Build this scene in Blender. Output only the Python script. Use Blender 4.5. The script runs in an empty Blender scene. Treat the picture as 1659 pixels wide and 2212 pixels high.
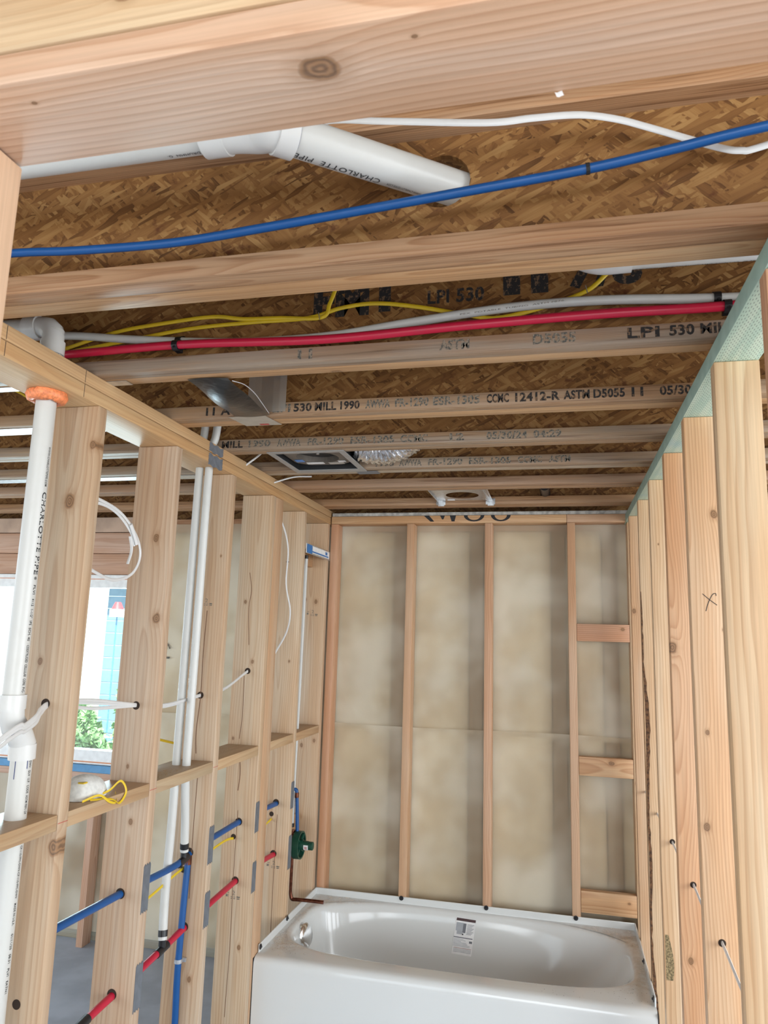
import bpy, bmesh, math, random
from mathutils import Vector, Matrix
random.seed(7)
U = 0.0254                      # everything below is laid out in inches
S = bpy.context.scene
COL = S.collection
# ---------------------------------------------------------------- camera
def rot(a, b, c):
    return Matrix.Rotation(a, 3, 'Z') @ Matrix.Rotation(b, 3, 'X') @ Matrix(((math.cos(c), 0, math.sin(c)), (0, 1, 0), (-math.sin(c), 0, math.cos(c))))
CAM = Vector((47.236, -146.957, 65.938))
M = rot(0.237518, 0.169950, -0.029604)
cd = bpy.data.cameras.new('camera'); cam = bpy.data.objects.new('camera', cd); COL.objects.link(cam)
cd.sensor_fit = 'HORIZONTAL'; cd.sensor_width = 36.0; cd.lens = 1574.75 / 1659 * 36.0
cd.clip_start = 0.02; cd.clip_end = 200
cam.matrix_world = Matrix.Translation(CAM * U) @ Matrix((M.col[0], M.col[2], -M.col[1])).transposed().to_4x4()
cd.dof.use_dof = True; cd.dof.focus_distance = 3.0; cd.dof.aperture_fstop = 16
S.camera = cam
# ---------------------------------------------------------------- sky, lights, exposure
wd = bpy.data.worlds.new('sky'); S.world = wd; wd.use_nodes = True
bg = wd.node_tree.nodes['Background']; bg.inputs[0].default_value = (0.80, 0.91, 1.0, 1); bg.inputs[1].default_value = 1.0
S.view_settings.view_transform = 'Standard'; S.view_settings.look = 'None'
S.view_settings.exposure = 1.45; S.view_settings.gamma = 1.0; S.view_settings.use_curve_mapping = False
S.cycles.use_adaptive_sampling = True; S.cycles.adaptive_threshold = 0.025; S.cycles.max_bounces = 7; S.cycles.diffuse_bounces = 4; S.cycles.glossy_bounces = 3; S.cycles.transparent_max_bounces = 10

def area(name, loc, target, sx, sy, power, color=(1, 1, 1)):
    l = bpy.data.lights.new(name, 'AREA'); l.shape = 'RECTANGLE'; l.size = sx * U; l.size_y = sy * U; l.energy = power; l.color = color
    o = bpy.data.objects.new(name, l); COL.objects.link(o); o.location = Vector(loc) * U
    o.rotation_euler = (Vector(target) - Vector(loc)).to_track_quat('-Z', 'Y').to_euler(); return o
sl = bpy.data.lights.new('sun', 'SUN'); sl.energy = 4.0; sl.angle = math.radians(1.5); sl.color = (1.0, 0.95, 0.87)
so = bpy.data.objects.new('sun', sl); COL.objects.link(so); so.rotation_euler = (Vector((-0.25, 0.62, -0.78))).to_track_quat('-Z', 'Y').to_euler()
# daylight through the tall glazed openings of the room behind the camera and of the room on the right
area('daylight_front', (70, -300, 62), (40, -60, 40), 150, 84, 40, (0.95, 0.98, 1.0))
area('daylight_right', (190, -110, 60), (40, -40, 30), 130, 80, 50, (0.95, 0.98, 1.0))

area('daylight_window', (-78, 13, 57), (-60, -60, 75), 60, 40, 34, (0.80, 0.92, 1.0))
# ---------------------------------------------------------------- node helpers
class G:
    def __init__(s, name):
        s.mat = bpy.data.materials.new(name); s.mat.use_nodes = True; s.nt = s.mat.node_tree; s.n = s.nt.nodes; s.l = s.nt.links
        s.bsdf = s.n['Principled BSDF']
    def put(s, sock, v):
        if isinstance(v, bpy.types.NodeSocket): s.l.new(v, sock)
        elif v is not None:
            if hasattr(sock.default_value, '__len__') and len(sock.default_value) == 4 and len(v) == 3: v = (*v, 1)
            sock.default_value = v
    def m(s, op, a, b=None, c=None, clamp=False):
        x = s.n.new('ShaderNodeMath'); x.operation = op; x.use_clamp = clamp
        for i, v in enumerate((a, b, c)):
            if v is not None: s.put(x.inputs[i], v)
        return x.outputs[0]
    def vm(s, op, a, b=None):
        x = s.n.new('ShaderNodeVectorMath'); x.operation = op; s.put(x.inputs[0], a)
        if b is not None: s.put(x.inputs[3] if op == 'SCALE' else x.inputs[1], b)
        return x.outputs['Value'] if op in ('LENGTH', 'DOT_PRODUCT') else x.outputs[0]
    def attr(s, name):
        x = s.n.new('ShaderNodeAttribute'); x.attribute_type = 'OBJECT'; x.attribute_name = name; return x
    def sep(s, v):
        x = s.n.new('ShaderNodeSeparateXYZ'); s.put(x.inputs[0], v); return x.outputs
    def comb(s, a, b, c):
        x = s.n.new('ShaderNodeCombineXYZ')
        for i, v in enumerate((a, b, c)): s.put(x.inputs[i], v)
        return x.outputs[0]
    def mix(s, f, a, b, blend='MIX'):
        x = s.n.new('ShaderNodeMix'); x.data_type = 'RGBA'; x.blend_type = blend
        s.put(x.inputs[0], f); s.put(x.inputs[6], a); s.put(x.inputs[7], b); return x.outputs[2]
    def noise(s, vec, scale, detail=2, rough=0.5):
        x = s.n.new('ShaderNodeTexNoise'); s.put(x.inputs['Vector'], vec); x.inputs['Scale'].default_value = scale; x.inputs['Detail'].default_value = detail; x.inputs['Roughness'].default_value = rough; return x.outputs[0]
    def voro(s, vec, scale, feature='F1'):
        x = s.n.new('ShaderNodeTexVoronoi'); x.feature = feature; s.put(x.inputs['Vector'], vec); x.inputs['Scale'].default_value = scale; return x
    def ramp(s, f, stops):
        x = s.n.new('ShaderNodeValToRGB'); s.put(x.inputs[0], f); e = x.color_ramp.elements
        while len(e) < len(stops): e.new(0.5)
        for el, (p, c) in zip(e, stops): el.position = p; el.color = (*c, 1)
        return x.outputs[0]
    def rng(s, v, a, b, c=0.0, d=1.0):
        x = s.n.new('ShaderNodeMapRange'); x.interpolation_type = 'SMOOTHSTEP'; s.put(x.inputs[0], v)
        for i, q in enumerate((a, b, c, d)): x.inputs[i + 1].default_value = q
        return x.outputs[0]
    def obj(s):
        return s.n.new('ShaderNodeTexCoord').outputs['Object']
    def bump(s, h, strength=0.2, dist=0.002):
        x = s.n.new('ShaderNodeBump'); x.inputs['Strength'].default_value = strength; x.inputs['Distance'].default_value = dist; s.put(x.inputs['Height'], h); s.l.new(x.outputs[0], s.bsdf.inputs['Normal'])
    def out(s, color=None, rough=None, metal=None, spec=None):
        for k, v in (('Base Color', color), ('Roughness', rough), ('Metallic', metal), ('Specular IOR Level', spec)):
            if v is not None: s.put(s.bsdf.inputs[k], v)
        return s.mat

def plain(name, color, rough=0.5, metal=0.0, var=0.06, scale=30, bump=0.0, spec=0.5):
    g = G(name); n = g.noise(g.obj(), scale, 4)
    f = g.rng(n, 0.3, 0.7)
    c = g.mix(f, tuple(x * (1 - var) for x in color), tuple(min(1, x * (1 + var)) for x in color))
    if bump: g.bump(n, bump, 0.003)
    return g.out(c, rough, metal, spec)

WOOD = {}
def wood(order):
    """Softwood with growth rings, fibre and knots; ORDER names the axes along the grain, across the wide face, through the thickness."""
    if order in WOOD: return WOOD[order]
    g = G('softwood_' + order)
    xyz = dict(zip('xyz', g.sep(g.obj())))
    u, v, w = (xyz[c] for c in order)
    seed = g.attr('seed').outputs['Vector']
    pith = g.sep(g.attr('pith').outputs['Vector'])
    ring = g.attr('ring').outputs['Fac']; con = g.attr('contrast').outputs['Fac']; gray = g.attr('gray').outputs['Fac']; streak = g.attr('streak').outputs['Fac']
    tint = g.attr('tint').outputs['Color']
    slow = g.vm('ADD', g.comb(g.m('MULTIPLY', u, 1.3), g.m('MULTIPLY', v, 5), g.m('MULTIPLY', w, 5)), seed)
    n1 = g.m('SUBTRACT', g.noise(slow, 1.0, 2), 0.5)
    n2 = g.m('SUBTRACT', g.noise(g.vm('ADD', slow, (7.3, 2.1, 5.5)), 1.0, 2), 0.5)
    bump = 0.0; core = 0.0; halo = 0.0; qk = 9.0
    for i in range(1, 5):
        k = g.sep(g.attr(f'k{i}').outputs['Vector'])
        d = g.m('SQRT', g.m('ADD', g.m('POWER', g.m('MULTIPLY', g.m('SUBTRACT', u, k[0]), 0.72), 2.0), g.m('POWER', g.m('SUBTRACT', v, k[1]), 2.0)))
        d = g.m('ADD', d, g.m('MULTIPLY', g.m('SUBTRACT', g.noise(g.obj(), 60, 1), 0.5), g.m('MULTIPLY', k[2], 0.5)))
        q = g.m('DIVIDE', d, g.m('MAXIMUM', k[2], 0.0001))
        bump = g.m('ADD', bump, g.m('MULTIPLY', k[2], g.m('EXPONENT', g.m('MULTIPLY', q, -0.55))))
        core = g.m('MAXIMUM', core, g.rng(q, 1.1, 0.85)); halo = g.m('MAXIMUM', halo, g.rng(q, 2.3, 0.9)); qk = g.m('MINIMUM', qk, q)
    a = g.m('ADD', g.m('SUBTRACT', v, pith[0]), g.m('MULTIPLY', n1, 0.05))
    b = g.m('ADD', g.m('SUBTRACT', w, pith[1]), g.m('MULTIPLY', n2, 0.05))
    r = g.m('SQRT', g.m('ADD', g.m('POWER', a, 2.0), g.m('POWER', b, 2.0)))
    r = g.m('ADD', r, g.m('MULTIPLY', bump, 1.3))
    wob = g.m('MULTIPLY', g.m('SUBTRACT', g.noise(g.vm('ADD', g.comb(g.m('MULTIPLY', u, 4), g.m('MULTIPLY', v, 20), g.m('MULTIPLY', w, 20)), seed), 1, 2), 0.5), 0.003)
    ph = g.m('FRACT', g.m('DIVIDE', g.m('ADD', r, wob), ring))
    late = g.m('MULTIPLY', g.m('POWER', ph, 2.2), g.rng(ph, 1.0, 0.86))
    fib = g.noise(g.vm('ADD', g.comb(g.m('MULTIPLY', u, 6), g.m('MULTIPLY', v, 260), g.m('MULTIPLY', w, 260)), seed), 1, 2)
    tone = g.noise(g.vm('ADD', g.comb(g.m('MULTIPLY', u, 1.5), g.m('MULTIPLY', v, 14), g.m('MULTIPLY', w, 14)), seed), 1, 2)
    c = g.mix(g.rng(tone, 0.3, 0.72), tint, g.mix(1.0, tint, (0.93, 0.80, 0.68), 'MULTIPLY'))
    c = g.mix(g.m('MULTIPLY', late, con), c, g.mix(1.0, c, (0.60, 0.40, 0.26), 'MULTIPLY'))
    c = g.mix(g.rng(fib, 0.25, 0.75, 0.16, 0.0), c, (0.20, 0.12, 0.06))
    c = g.mix(g.m('MULTIPLY', halo, 0.28), c, (0.30, 0.15, 0.06))
    kr = g.m('ADD', 0.5, g.m('MULTIPLY', g.m('SINE', g.m('MULTIPLY', qk, 16)), 0.5))
    c = g.mix(g.m('MULTIPLY', core, 0.8), c, g.mix(kr, (0.12, 0.06, 0.03), (0.32, 0.17, 0.08)))
    gn = g.noise(g.vm('ADD', g.comb(g.m('MULTIPLY', u, 3), g.m('MULTIPLY', v, 40), g.m('MULTIPLY', w, 40)), seed), 1, 2)
    c = g.mix(g.m('MULTIPLY', gray, g.rng(gn, 0.35, 0.65, 0.3, 1.0)), c, (0.30, 0.25, 0.20))
    sn = g.noise(g.vm('ADD', g.comb(g.m('MULTIPLY', u, 2.2), g.m('MULTIPLY', v, 95), g.m('MULTIPLY', w, 95)), seed), 1, 3, 0.62)
    c = g.mix(g.m('MULTIPLY', streak, g.rng(sn, 0.50, 0.72, 0.0, 0.8)), c, g.mix(1.0, c, (0.42, 0.33, 0.27), 'MULTIPLY'))
    c = g.mix(g.m('MULTIPLY', streak, g.rng(sn, 0.45, 0.28, 0.0, 0.5)), c, g.mix(1.0, c, (1.35, 1.3, 1.2), 'MULTIPLY'))
    g.bump(g.m('ADD', g.m('MULTIPLY', fib, 0.6), g.m('MULTIPLY', late, 0.25)), 0.25, 0.0012)
    WOOD[order] = g.out(c, 0.46, 0.0, 0.4); return WOOD[order]

def osb(name, ax, dark=1.0):
    g = G(name); q = dict(zip('xyz', g.sep(g.obj()))); a, b = q[ax[0]], q[ax[1]]
    seed = g.attr('seed').outputs['Vector']
    val = None
    for i, (ang, sa, sb) in enumerate(((0.1, 11, 52), (1.15, 17, 84), (-0.75, 14, 70), (2.35, 21, 110), (0.45, 18, 95))):
        ca, sn = math.cos(ang), math.sin(ang)
        x = g.m('ADD', g.m('MULTIPLY', a, ca), g.m('MULTIPLY', b, sn)); y = g.m('SUBTRACT', g.m('MULTIPLY', b, ca), g.m('MULTIPLY', a, sn))
        vec = g.vm('ADD', g.comb(g.m('MULTIPLY', x, sa), g.m('MULTIPLY', y, sb), float(i * 3)), seed)
        vec = g.vm('ADD', vec, g.vm('SCALE', g.comb(g.noise(vec, 1.3, 1), 0.25, 0.0), 0.5))
        vo = g.voro(vec, 1.0)
        cell = g.sep(vo.outputs['Color'])
        shade = g.m('SUBTRACT', cell[0], g.m('MULTIPLY', vo.outputs['Distance'], 0.18))
        grain = g.m('MULTIPLY', g.m('SUBTRACT', g.noise(g.comb(g.m('MULTIPLY', x, 14), g.m('MULTIPLY', y, 330), 0.0), 1, 1), 0.5), 0.42)
        shade = g.m('ADD', shade, grain)
        if val is None: val = shade
        else: val = g.mix(g.rng(cell[1], 0.52, 0.55), val, shade)
    d = dark
    big = g.noise(g.vm('ADD', g.obj(), seed), 5, 3)
    val = g.m('ADD', g.m('MULTIPLY', val, 0.80), g.m('MULTIPLY', big, 0.24))
    c = g.ramp(val, [(0.0, (0.115 * d, 0.048 * d, 0.014 * d)), (0.22, (0.235 * d, 0.104 * d, 0.031 * d)), (0.6, (0.345 * d, 0.168 * d, 0.054 * d)), (0.95, (0.50 * d, 0.285 * d, 0.105 * d))])
    st = g.noise(g.vm('ADD', g.obj(), seed), 16, 4, 0.65)
    c = g.mix(g.rng(st, 0.60, 0.72, 0.0, 0.75), c, (0.085, 0.022, 0.008))
    g.bump(val, 0.35, 0.002)
    return g.out(c, 0.55, 0.0, 0.3)

def cyl_mat(name, color, rough=0.35, stain=(0.45, 0.42, 0.36), amt=0.12):
    g = G(name); n = g.noise(g.obj(), 18, 4)
    return g.out(g.mix(g.rng(n, 0.5, 0.75, 0, amt), color, stain), rough)

MAT = dict(
    osb_web=osb('strand_board_web', 'xz', 0.80), osb_deck=osb('strand_board_deck', 'xy', 0.66),
    pvc=cyl_mat('white_pvc', (0.60, 0.60, 0.57), 0.32), pvc_fit=cyl_mat('white_pvc_fitting', (0.66, 0.66, 0.64), 0.22),
    blue=cyl_mat('blue_pex', (0.004, 0.078, 0.27), 0.38, (0.008, 0.095, 0.32), 0.5), red=cyl_mat('red_pex', (0.50, 0.012, 0.045), 0.34, (0.42, 0.02, 0.05), 0.5),
    wpex=cyl_mat('white_pex', (0.64, 0.645, 0.62), 0.35), yellow=cyl_mat('yellow_cable', (0.72, 0.50, 0.02), 0.4, (0.6, 0.42, 0.03), 0.4),
    romex=cyl_mat('white_cable', (0.68, 0.68, 0.67), 0.35), ink=plain('black_ink', (0.014, 0.014, 0.016), 0.7), bluepen=plain('blue_marker', (0.01, 0.03, 0.16), 0.6),
    black=plain('black_plastic', (0.012, 0.012, 0.014), 0.35), copper=plain('aged_copper', (0.17, 0.062, 0.038), 0.3, 0.9, 0.35, 60), green=plain('green_plastic', (0.008, 0.06, 0.036), 0.42),
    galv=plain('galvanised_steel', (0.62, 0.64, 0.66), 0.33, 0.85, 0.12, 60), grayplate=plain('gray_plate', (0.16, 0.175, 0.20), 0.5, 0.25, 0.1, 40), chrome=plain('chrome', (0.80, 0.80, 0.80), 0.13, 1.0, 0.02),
    foam=plain('orange_foam', (0.80, 0.24, 0.09), 0.45, 0, 0.25, 120, 0.6), tapegray=plain('gray_tape', (0.15, 0.165, 0.19), 0.5, 0, 0.15, 50), hole=plain('bored_hole', (0.035, 0.02, 0.012), 0.9),
    concrete=plain('concrete', (0.36, 0.40, 0.47), 0.7, 0, 0.12, 6, 0.1), white=plain('white_vinyl', (0.82, 0.84, 0.84), 0.4), caulk=plain('dark_gap_caulk', (0.02, 0.014, 0.012), 0.8),
    paper=plain('white_paper', (0.80, 0.80, 0.80), 0.5), graypic=plain('gray_print', (0.38, 0.40, 0.43), 0.6), graydark=plain('dark_gray_print', (0.16, 0.17, 0.19), 0.6), redprint=plain('red_print', (0.45, 0.06, 0.05), 0.6),
    maroon=plain('maroon_print', (0.045, 0.012, 0.012), 0.5), blueprint=plain('blue_print', (0.03, 0.16, 0.42), 0.5), bark=plain('bark', (0.10, 0.045, 0.018), 0.9, 0, 0.6, 90, 0.8), chips=plain('sawdust', (0.50, 0.30, 0.13), 0.8, 0, 0.4, 200),
    dirt=plain('dark_specks', (0.09, 0.06, 0.04), 0.9), fanbox=plain('dark_metal_box', (0.035, 0.037, 0.04), 0.4, 0.6), fanframe=plain('gray_painted_metal', (0.36, 0.37, 0.37), 0.45, 0.3), maskmat=plain('mask_fabric', (0.72, 0.73, 0.70), 0.85, 0, 0.1, 80, 0.3),
    siding=plain('blue_gray_siding', (0.20, 0.34, 0.46), 0.6), roof=plain('gray_roof', (0.16, 0.20, 0.23), 0.8), wwall=plain('white_siding', (0.85, 0.87, 0.87), 0.6), redcap=plain('red_cap', (0.75, 0.05, 0.06), 0.5), ground=plain('dry_ground', (0.30, 0.285, 0.26), 0.9, 0, 0.2, 2),
    leaf=plain('leaf_green', (0.27, 0.48, 0.20), 0.6, 0, 0.4, 30), membrane=plain('blue_membrane', (0.10, 0.28, 0.50), 0.4), orangeline=plain('orange_sealant', (0.65, 0.28, 0.14), 0.6), film_edge=plain('gray_shim', (0.42, 0.41, 0.38), 0.7, 0, 0.3, 40),
    bluesheet=plain('blue_washer', (0.03, 0.03, 0.035), 0.4, 0.5),
)
def faded():
    g = G('faded_gray_ink'); n = g.noise(g.obj(), 110, 3, 0.7)
    return g.out(g.mix(g.rng(n, 0.44, 0.58), (0.085, 0.085, 0.075), (0.29, 0.235, 0.175)), 0.8)
MAT['faded'] = faded()
def faded2():
    g = G('worn_black_ink'); n = g.noise(g.obj(), 80, 3, 0.7)
    return g.out(g.mix(g.rng(n, 0.52, 0.62), (0.016, 0.015, 0.015), (0.17, 0.10, 0.055)), 0.7)
MAT['worn'] = faded2()
def treated():
    g = G('treated_green_lumber'); q = g.sep(g.obj())
    n = g.noise(g.comb(g.m('MULTIPLY', q[0], 60), g.m('MULTIPLY', q[1], 4), g.m('MULTIPLY', q[2], 60)), 1, 3)
    c = g.mix(g.rng(n, 0.35, 0.65), (0.44, 0.58, 0.46), (0.56, 0.66, 0.52))
    nb = g.noise(g.obj(), 5, 2); c = g.mix(g.rng(nb, 0.55, 0.7, 0, 0.45), c, (0.33, 0.50, 0.56))
    x = g.m('MULTIPLY', q[0], 210.0); y = g.m('MULTIPLY', q[1], 62.0)
    row = g.m('FLOOR', x); fx = g.m('ABSOLUTE', g.m('SUBTRACT', g.m('FRACT', x), 0.5)); fy = g.m('FRACT', g.m('ADD', y, g.m('MULTIPLY', g.m('SINE', g.m('MULTIPLY', row, 12.9898)), 40.0)))
    slit = g.m('MULTIPLY', g.m('LESS_THAN', fx, 0.14), g.m('LESS_THAN', fy, 0.42))
    c = g.mix(g.m('MULTIPLY', slit, 0.75), c, (0.10, 0.12, 0.10))
    side = g.sep(g.n.new('ShaderNodeNewGeometry').outputs['Normal'])
    return g.out(c, 0.7)
MAT['treated'] = treated()
def treated_side():
    g = G('treated_green_edge'); n = g.noise(g.obj(), 20, 3)
    return g.out(g.mix(g.rng(n, 0.3, 0.7), (0.26, 0.38, 0.33), (0.33, 0.46, 0.40)), 0.6)
MAT['treated_edge'] = treated_side()
def porcelain():
    g = G('white_porcelain'); p = g.obj(); q = g.sep(p)
    n = g.noise(p, 34, 5, 0.65); m_ = 0.0
    for c in ((27, 10.5, 0.0, 13), (27.5, -4, 0, 11), (-28.5, 3, 0, 8), (-27, -9, 0, 7), (-24, 12, 0, 9)):
        d = g.vm('LENGTH', g.vm('SUBTRACT', p, (c[0] * U, c[1] * U, 6.6 * U)))
        m_ = g.m('MAXIMUM', m_, g.rng(d, c[3] * U, 1.5 * U))
    deck = g.rng(q[2], 6.0 * U, 6.9 * U)
    f = g.m('MULTIPLY', g.m('MULTIPLY', m_, deck), g.rng(n, 0.30, 0.78))
    c = g.mix(g.m('MULTIPLY', f, 0.8), (0.66, 0.675, 0.665), (0.40, 0.28, 0.16))
    return g.out(c, g.m('ADD', 0.10, g.m('MULTIPLY', f, 0.4)), 0, 0.55)
MAT['porcelain'] = porcelain()
def film():
    g = G('vapour_film'); p = g.obj()
    n = g.noise(p, 3.0, 2, 0.5); n2 = g.noise(p, 28, 3)
    diff = g.n.new('ShaderNodeBsdfPrincipled'); g.put(diff.inputs['Base Color'], g.mix(g.rng(n, 0.35, 0.7), (0.64, 0.545, 0.40), (0.79, 0.735, 0.60)))
    diff.inputs['Roughness'].default_value = 0.42; diff.inputs['Specular IOR Level'].default_value = 0.25
    tr = g.n.new('ShaderNodeBsdfTransparent'); tr.inputs[0].default_value = (0.97, 0.94, 0.88, 1)
    mx = g.n.new('ShaderNodeMixShader'); g.put(mx.inputs[0], g.rng(n, 0.33, 0.70, 0.42, 0.66)); g.l.new(tr.outputs[0], mx.inputs[1]); g.l.new(diff.outputs[0], mx.inputs[2])
    b = g.n.new('ShaderNodeBump'); b.inputs['Strength'].default_value = 0.25; b.inputs['Distance'].default_value = 0.004; g.put(b.inputs['Height'], n2); g.l.new(b.outputs[0], diff.inputs['Normal'])
    g.l.new(mx.outputs[0], g.n['Material Output'].inputs[0]); return g.mat
MAT['film'] = film()
def batt():
    g = G('insulation_fibre'); p = g.obj(); n = g.noise(p, 4.5, 3, 0.5)
    g.bump(n, 0.6, 0.01)
    return g.out(g.mix(g.rng(n, 0.3, 0.7), (0.62, 0.52, 0.36), (0.86, 0.78, 0.61)), 0.95, 0, 0.05)
MAT['batt'] = batt()
def foil(name, col, rough, bs, sc):
    g = G(name); n = g.noise(g.obj(), sc, 3, 0.6); g.bump(n, bs, 0.006); return g.out(col, rough, 0.95)
MAT['foil'] = foil('crumpled_foil', (0.82, 0.83, 0.84), 0.16, 0.9, 45)
MAT['darkfoil'] = foil('dark_shiny_tape', (0.045, 0.052, 0.065), 0.3, 0.6, 12)
def glass():
    g = G('window_glass'); gl = g.n.new('ShaderNodeBsdfGlossy'); gl.inputs['Roughness'].default_value = 0.02
    tr = g.n.new('ShaderNodeBsdfTransparent'); tr.inputs[0].default_value = (0.90, 0.97, 0.97, 1)
    fr = g.n.new('ShaderNodeFresnel'); fr.inputs[0].default_value = 1.45
    mx = g.n.new('ShaderNodeMixShader'); g.l.new(fr.outputs[0], mx.inputs[0]); g.l.new(tr.outputs[0], mx.inputs[1]); g.l.new(gl.outputs[0], mx.inputs[2])
    g.l.new(mx.outputs[0], g.n['Material Output'].inputs[0]); return g.mat
MAT['glass'] = glass()
def plastic():
    g = G('clear_plastic_sheet'); d = g.n.new('ShaderNodeBsdfPrincipled'); d.inputs['Base Color'].default_value = (0.40, 0.38, 0.34, 1); d.inputs['Roughness'].default_value = 0.2
    tr = g.n.new('ShaderNodeBsdfTransparent'); mx = g.n.new('ShaderNodeMixShader'); mx.inputs[0].default_value = 0.5
    g.l.new(tr.outputs[0], mx.inputs[1]); g.l.new(d.outputs[0], mx.inputs[2]); g.l.new(mx.outputs[0], g.n['Material Output'].inputs[0]); return g.mat
MAT['plastic'] = plastic()

# ---------------------------------------------------------------- object helpers
WL = {}
def link(name, bm, mats, parent=None, origin=None, smooth=False):
    """One mesh object from a bmesh laid out in world inches."""
    vs = [v.co for v in bm.verts]
    if origin is None:
        lo = Vector([min(v[i] for v in vs) for i in range(3)]); hi = Vector([max(v[i] for v in vs) for i in range(3)]); origin = (lo + hi) / 2
    origin = Vector(origin)
    for v in bm.verts: v.co = (v.co - origin) * U
    bmesh.ops.recalc_face_normals(bm, faces=bm.faces)
    me = bpy.data.meshes.new(name); bm.to_mesh(me); bm.free()
    for m in (mats if isinstance(mats, (list, tuple)) else [mats]): me.materials.append(m if not isinstance(m, str) else MAT[m])
    if smooth:
        me.polygons.foreach_set('use_smooth', [True] * len(me.polygons))
        if smooth != 'all': me.set_sharp_from_angle(angle=math.radians(40))
    o = bpy.data.objects.new(name, me); COL.objects.link(o); place(o, parent, origin); return o
def place(o, parent, origin):
    origin = Vector(origin); WL[o.name] = origin
    if parent is not None: o.parent = parent; o.location = (origin - WL[parent.name]) * U
    else: o.location = origin * U
    o['seed'] = [random.uniform(0, 50) for _ in range(3)]
def empty(name, loc):
    o = bpy.data.objects.new(name, None); COL.objects.link(o); o.empty_display_size = 0.05; place(o, None, loc); return o
def tag(o, label, cat=None, group=None, kind=None):
    o['label'] = label
    if cat: o['category'] = cat
    if group: o['group'] = group
    if kind: o['kind'] = kind
    return o
def bbox(bm, x0, x1, y0, y1, z0, z1, bev=0.0, seg=1):
    vs = [bm.verts.new((x, y, z)) for x in (x0, x1) for y in (y0, y1) for z in (z0, z1)]
    fs = [bm.faces.new([vs[i] for i in q]) for q in ((0, 1, 3, 2), (4, 6, 7, 5), (0, 4, 5, 1), (2, 3, 7, 6), (0, 2, 6, 4), (1, 5, 7, 3))]
    if bev:
        es = list({e for f in fs for e in f.edges}); bmesh.ops.bevel(bm, geom=es, offset=bev, segments=seg, affect='EDGES', profile=0.5)
    return bm
def box(name, b, mat, parent=None, bev=0.05, smooth=False):
    return link(name, bbox(bmesh.new(), *b, bev=bev), mat, parent, smooth=smooth)
def wprops(o, order, tint, knots=(), ring=0.25, contrast=0.7, gray=0.0, pith=None, streak=0.18):
    org = WL[o.name]; o['tint'] = list(tint); o['ring'] = ring * U; o['contrast'] = contrast; o['gray'] = gray; o['streak'] = streak
    o['pith'] = [x * U for x in (pith or (random.uniform(-2.5, 2.5), random.choice((-1, 1)) * random.uniform(0.4, 3.0), 0))]
    for i, (x, y, z, r) in enumerate(knots[:4]):
        d = dict(zip('xyz', (Vector((x, y, z)) - org) * U)); o[f'k{i+1}'] = [d[order[0]], d[order[1]], r * U]
    for i in range(len(knots), 4): o[f'k{i+1}'] = [50.0, 50.0, 0.0]
PINE = (0.66, 0.475, 0.30); PALE = (0.70, 0.53, 0.34); PINK = (0.62, 0.39, 0.265); FIR = (0.64, 0.41, 0.24)
def board(name, b, order, parent=None, tint=PINE, bev=0.09, **kw):
    o = link(name, bbox(bmesh.new(), *b, bev=bev, seg=2), wood(order), parent, smooth=True); wprops(o, order, tint, **kw); return o
def smooth_path(pts, n=8):
    P = [Vector(p) for p in pts]; P = [P[0] * 2 - P[1]] + P + [P[-1] * 2 - P[-2]]; out = []
    for i in range(1, len(P) - 2):
        for k in range(n):
            t = k / n; a, b, c, d = P[i - 1], P[i], P[i + 1], P[i + 2]
            out.append(0.5 * ((2 * b) + (c - a) * t + (2 * a - 5 * b + 4 * c - d) * t * t + (3 * b - a - 3 * c + d) * t ** 3))
    out.append(P[-2]); return out
def tube(bm, pts, r, n=12, cap=True, flat=None, up=(0, 0, 1)):
    """Round (or flat, with FLAT = second radius) tube; r may be a list."""
    P = [Vector(p) for p in pts]; rings = []; nrm = None
    for i, p in enumerate(P):
        t = (P[min(i + 1, len(P) - 1)] - P[max(i - 1, 0)]).normalized()
        if nrm is None:
            a = Vector(up); a = a if abs(a.normalized().dot(t)) < 0.95 else Vector((1, 0, 0)); nrm = (a - t * a.dot(t)).normalized()
        else: nrm = (nrm - t * nrm.dot(t)).normalized()
        bi = t.cross(nrm); rr = r[i] if isinstance(r, (list, tuple)) else r; r2 = rr if flat is None else flat
        rings.append([bm.verts.new(p + nrm * math.cos(2 * math.pi * k / n) * rr + bi * math.sin(2 * math.pi * k / n) * r2) for k in range(n)])
    for a, b in zip(rings, rings[1:]):
        for k in range(n): bm.faces.new((a[k], a[(k + 1) % n], b[(k + 1) % n], b[k]))
    if cap: bm.faces.new(rings[0][::-1]); bm.faces.new(rings[-1])
    return bm
def cable(name, pts, r, mat, parent=None, flat=None, n=10, sm=6, up=(0, 0, 1)):
    return link(name, tube(bmesh.new(), smooth_path(pts, sm) if sm else pts, r, n, True, flat, up), mat, parent, smooth=True)
def ring_disc(bm, c, axis, r0, r1, n=20, t=0.0):
    """Flat annulus (r0 > 0) or disc round C, facing AXIS."""
    c = Vector(c); ax = Vector(axis).normalized(); a = ax.orthogonal().normalized(); b = ax.cross(a)
    o = [bm.verts.new(c + (a * math.cos(2 * math.pi * k / n) + b * math.sin(2 * math.pi * k / n)) * r1) for k in range(n)]
    if r0 <= 0: bm.faces.new(o)
    else:
        i = [bm.verts.new(c + (a * math.cos(2 * math.pi * k / n) + b * math.sin(2 * math.pi * k / n)) * r0) for k in range(n)]
        for k in range(n): bm.faces.new((o[k], o[(k + 1) % n], i[(k + 1) % n], i[k]))
    return bm
def sheet(bm, fn, nu, nv):
    g = [[bm.verts.new(fn(i / nu, j / nv)) for j in range(nv + 1)] for i in range(nu + 1)]
    for i in range(nu):
        for j in range(nv): bm.faces.new((g[i][j], g[i + 1][j], g[i + 1][j + 1], g[i][j + 1]))
    return bm
TXT = {}
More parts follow.
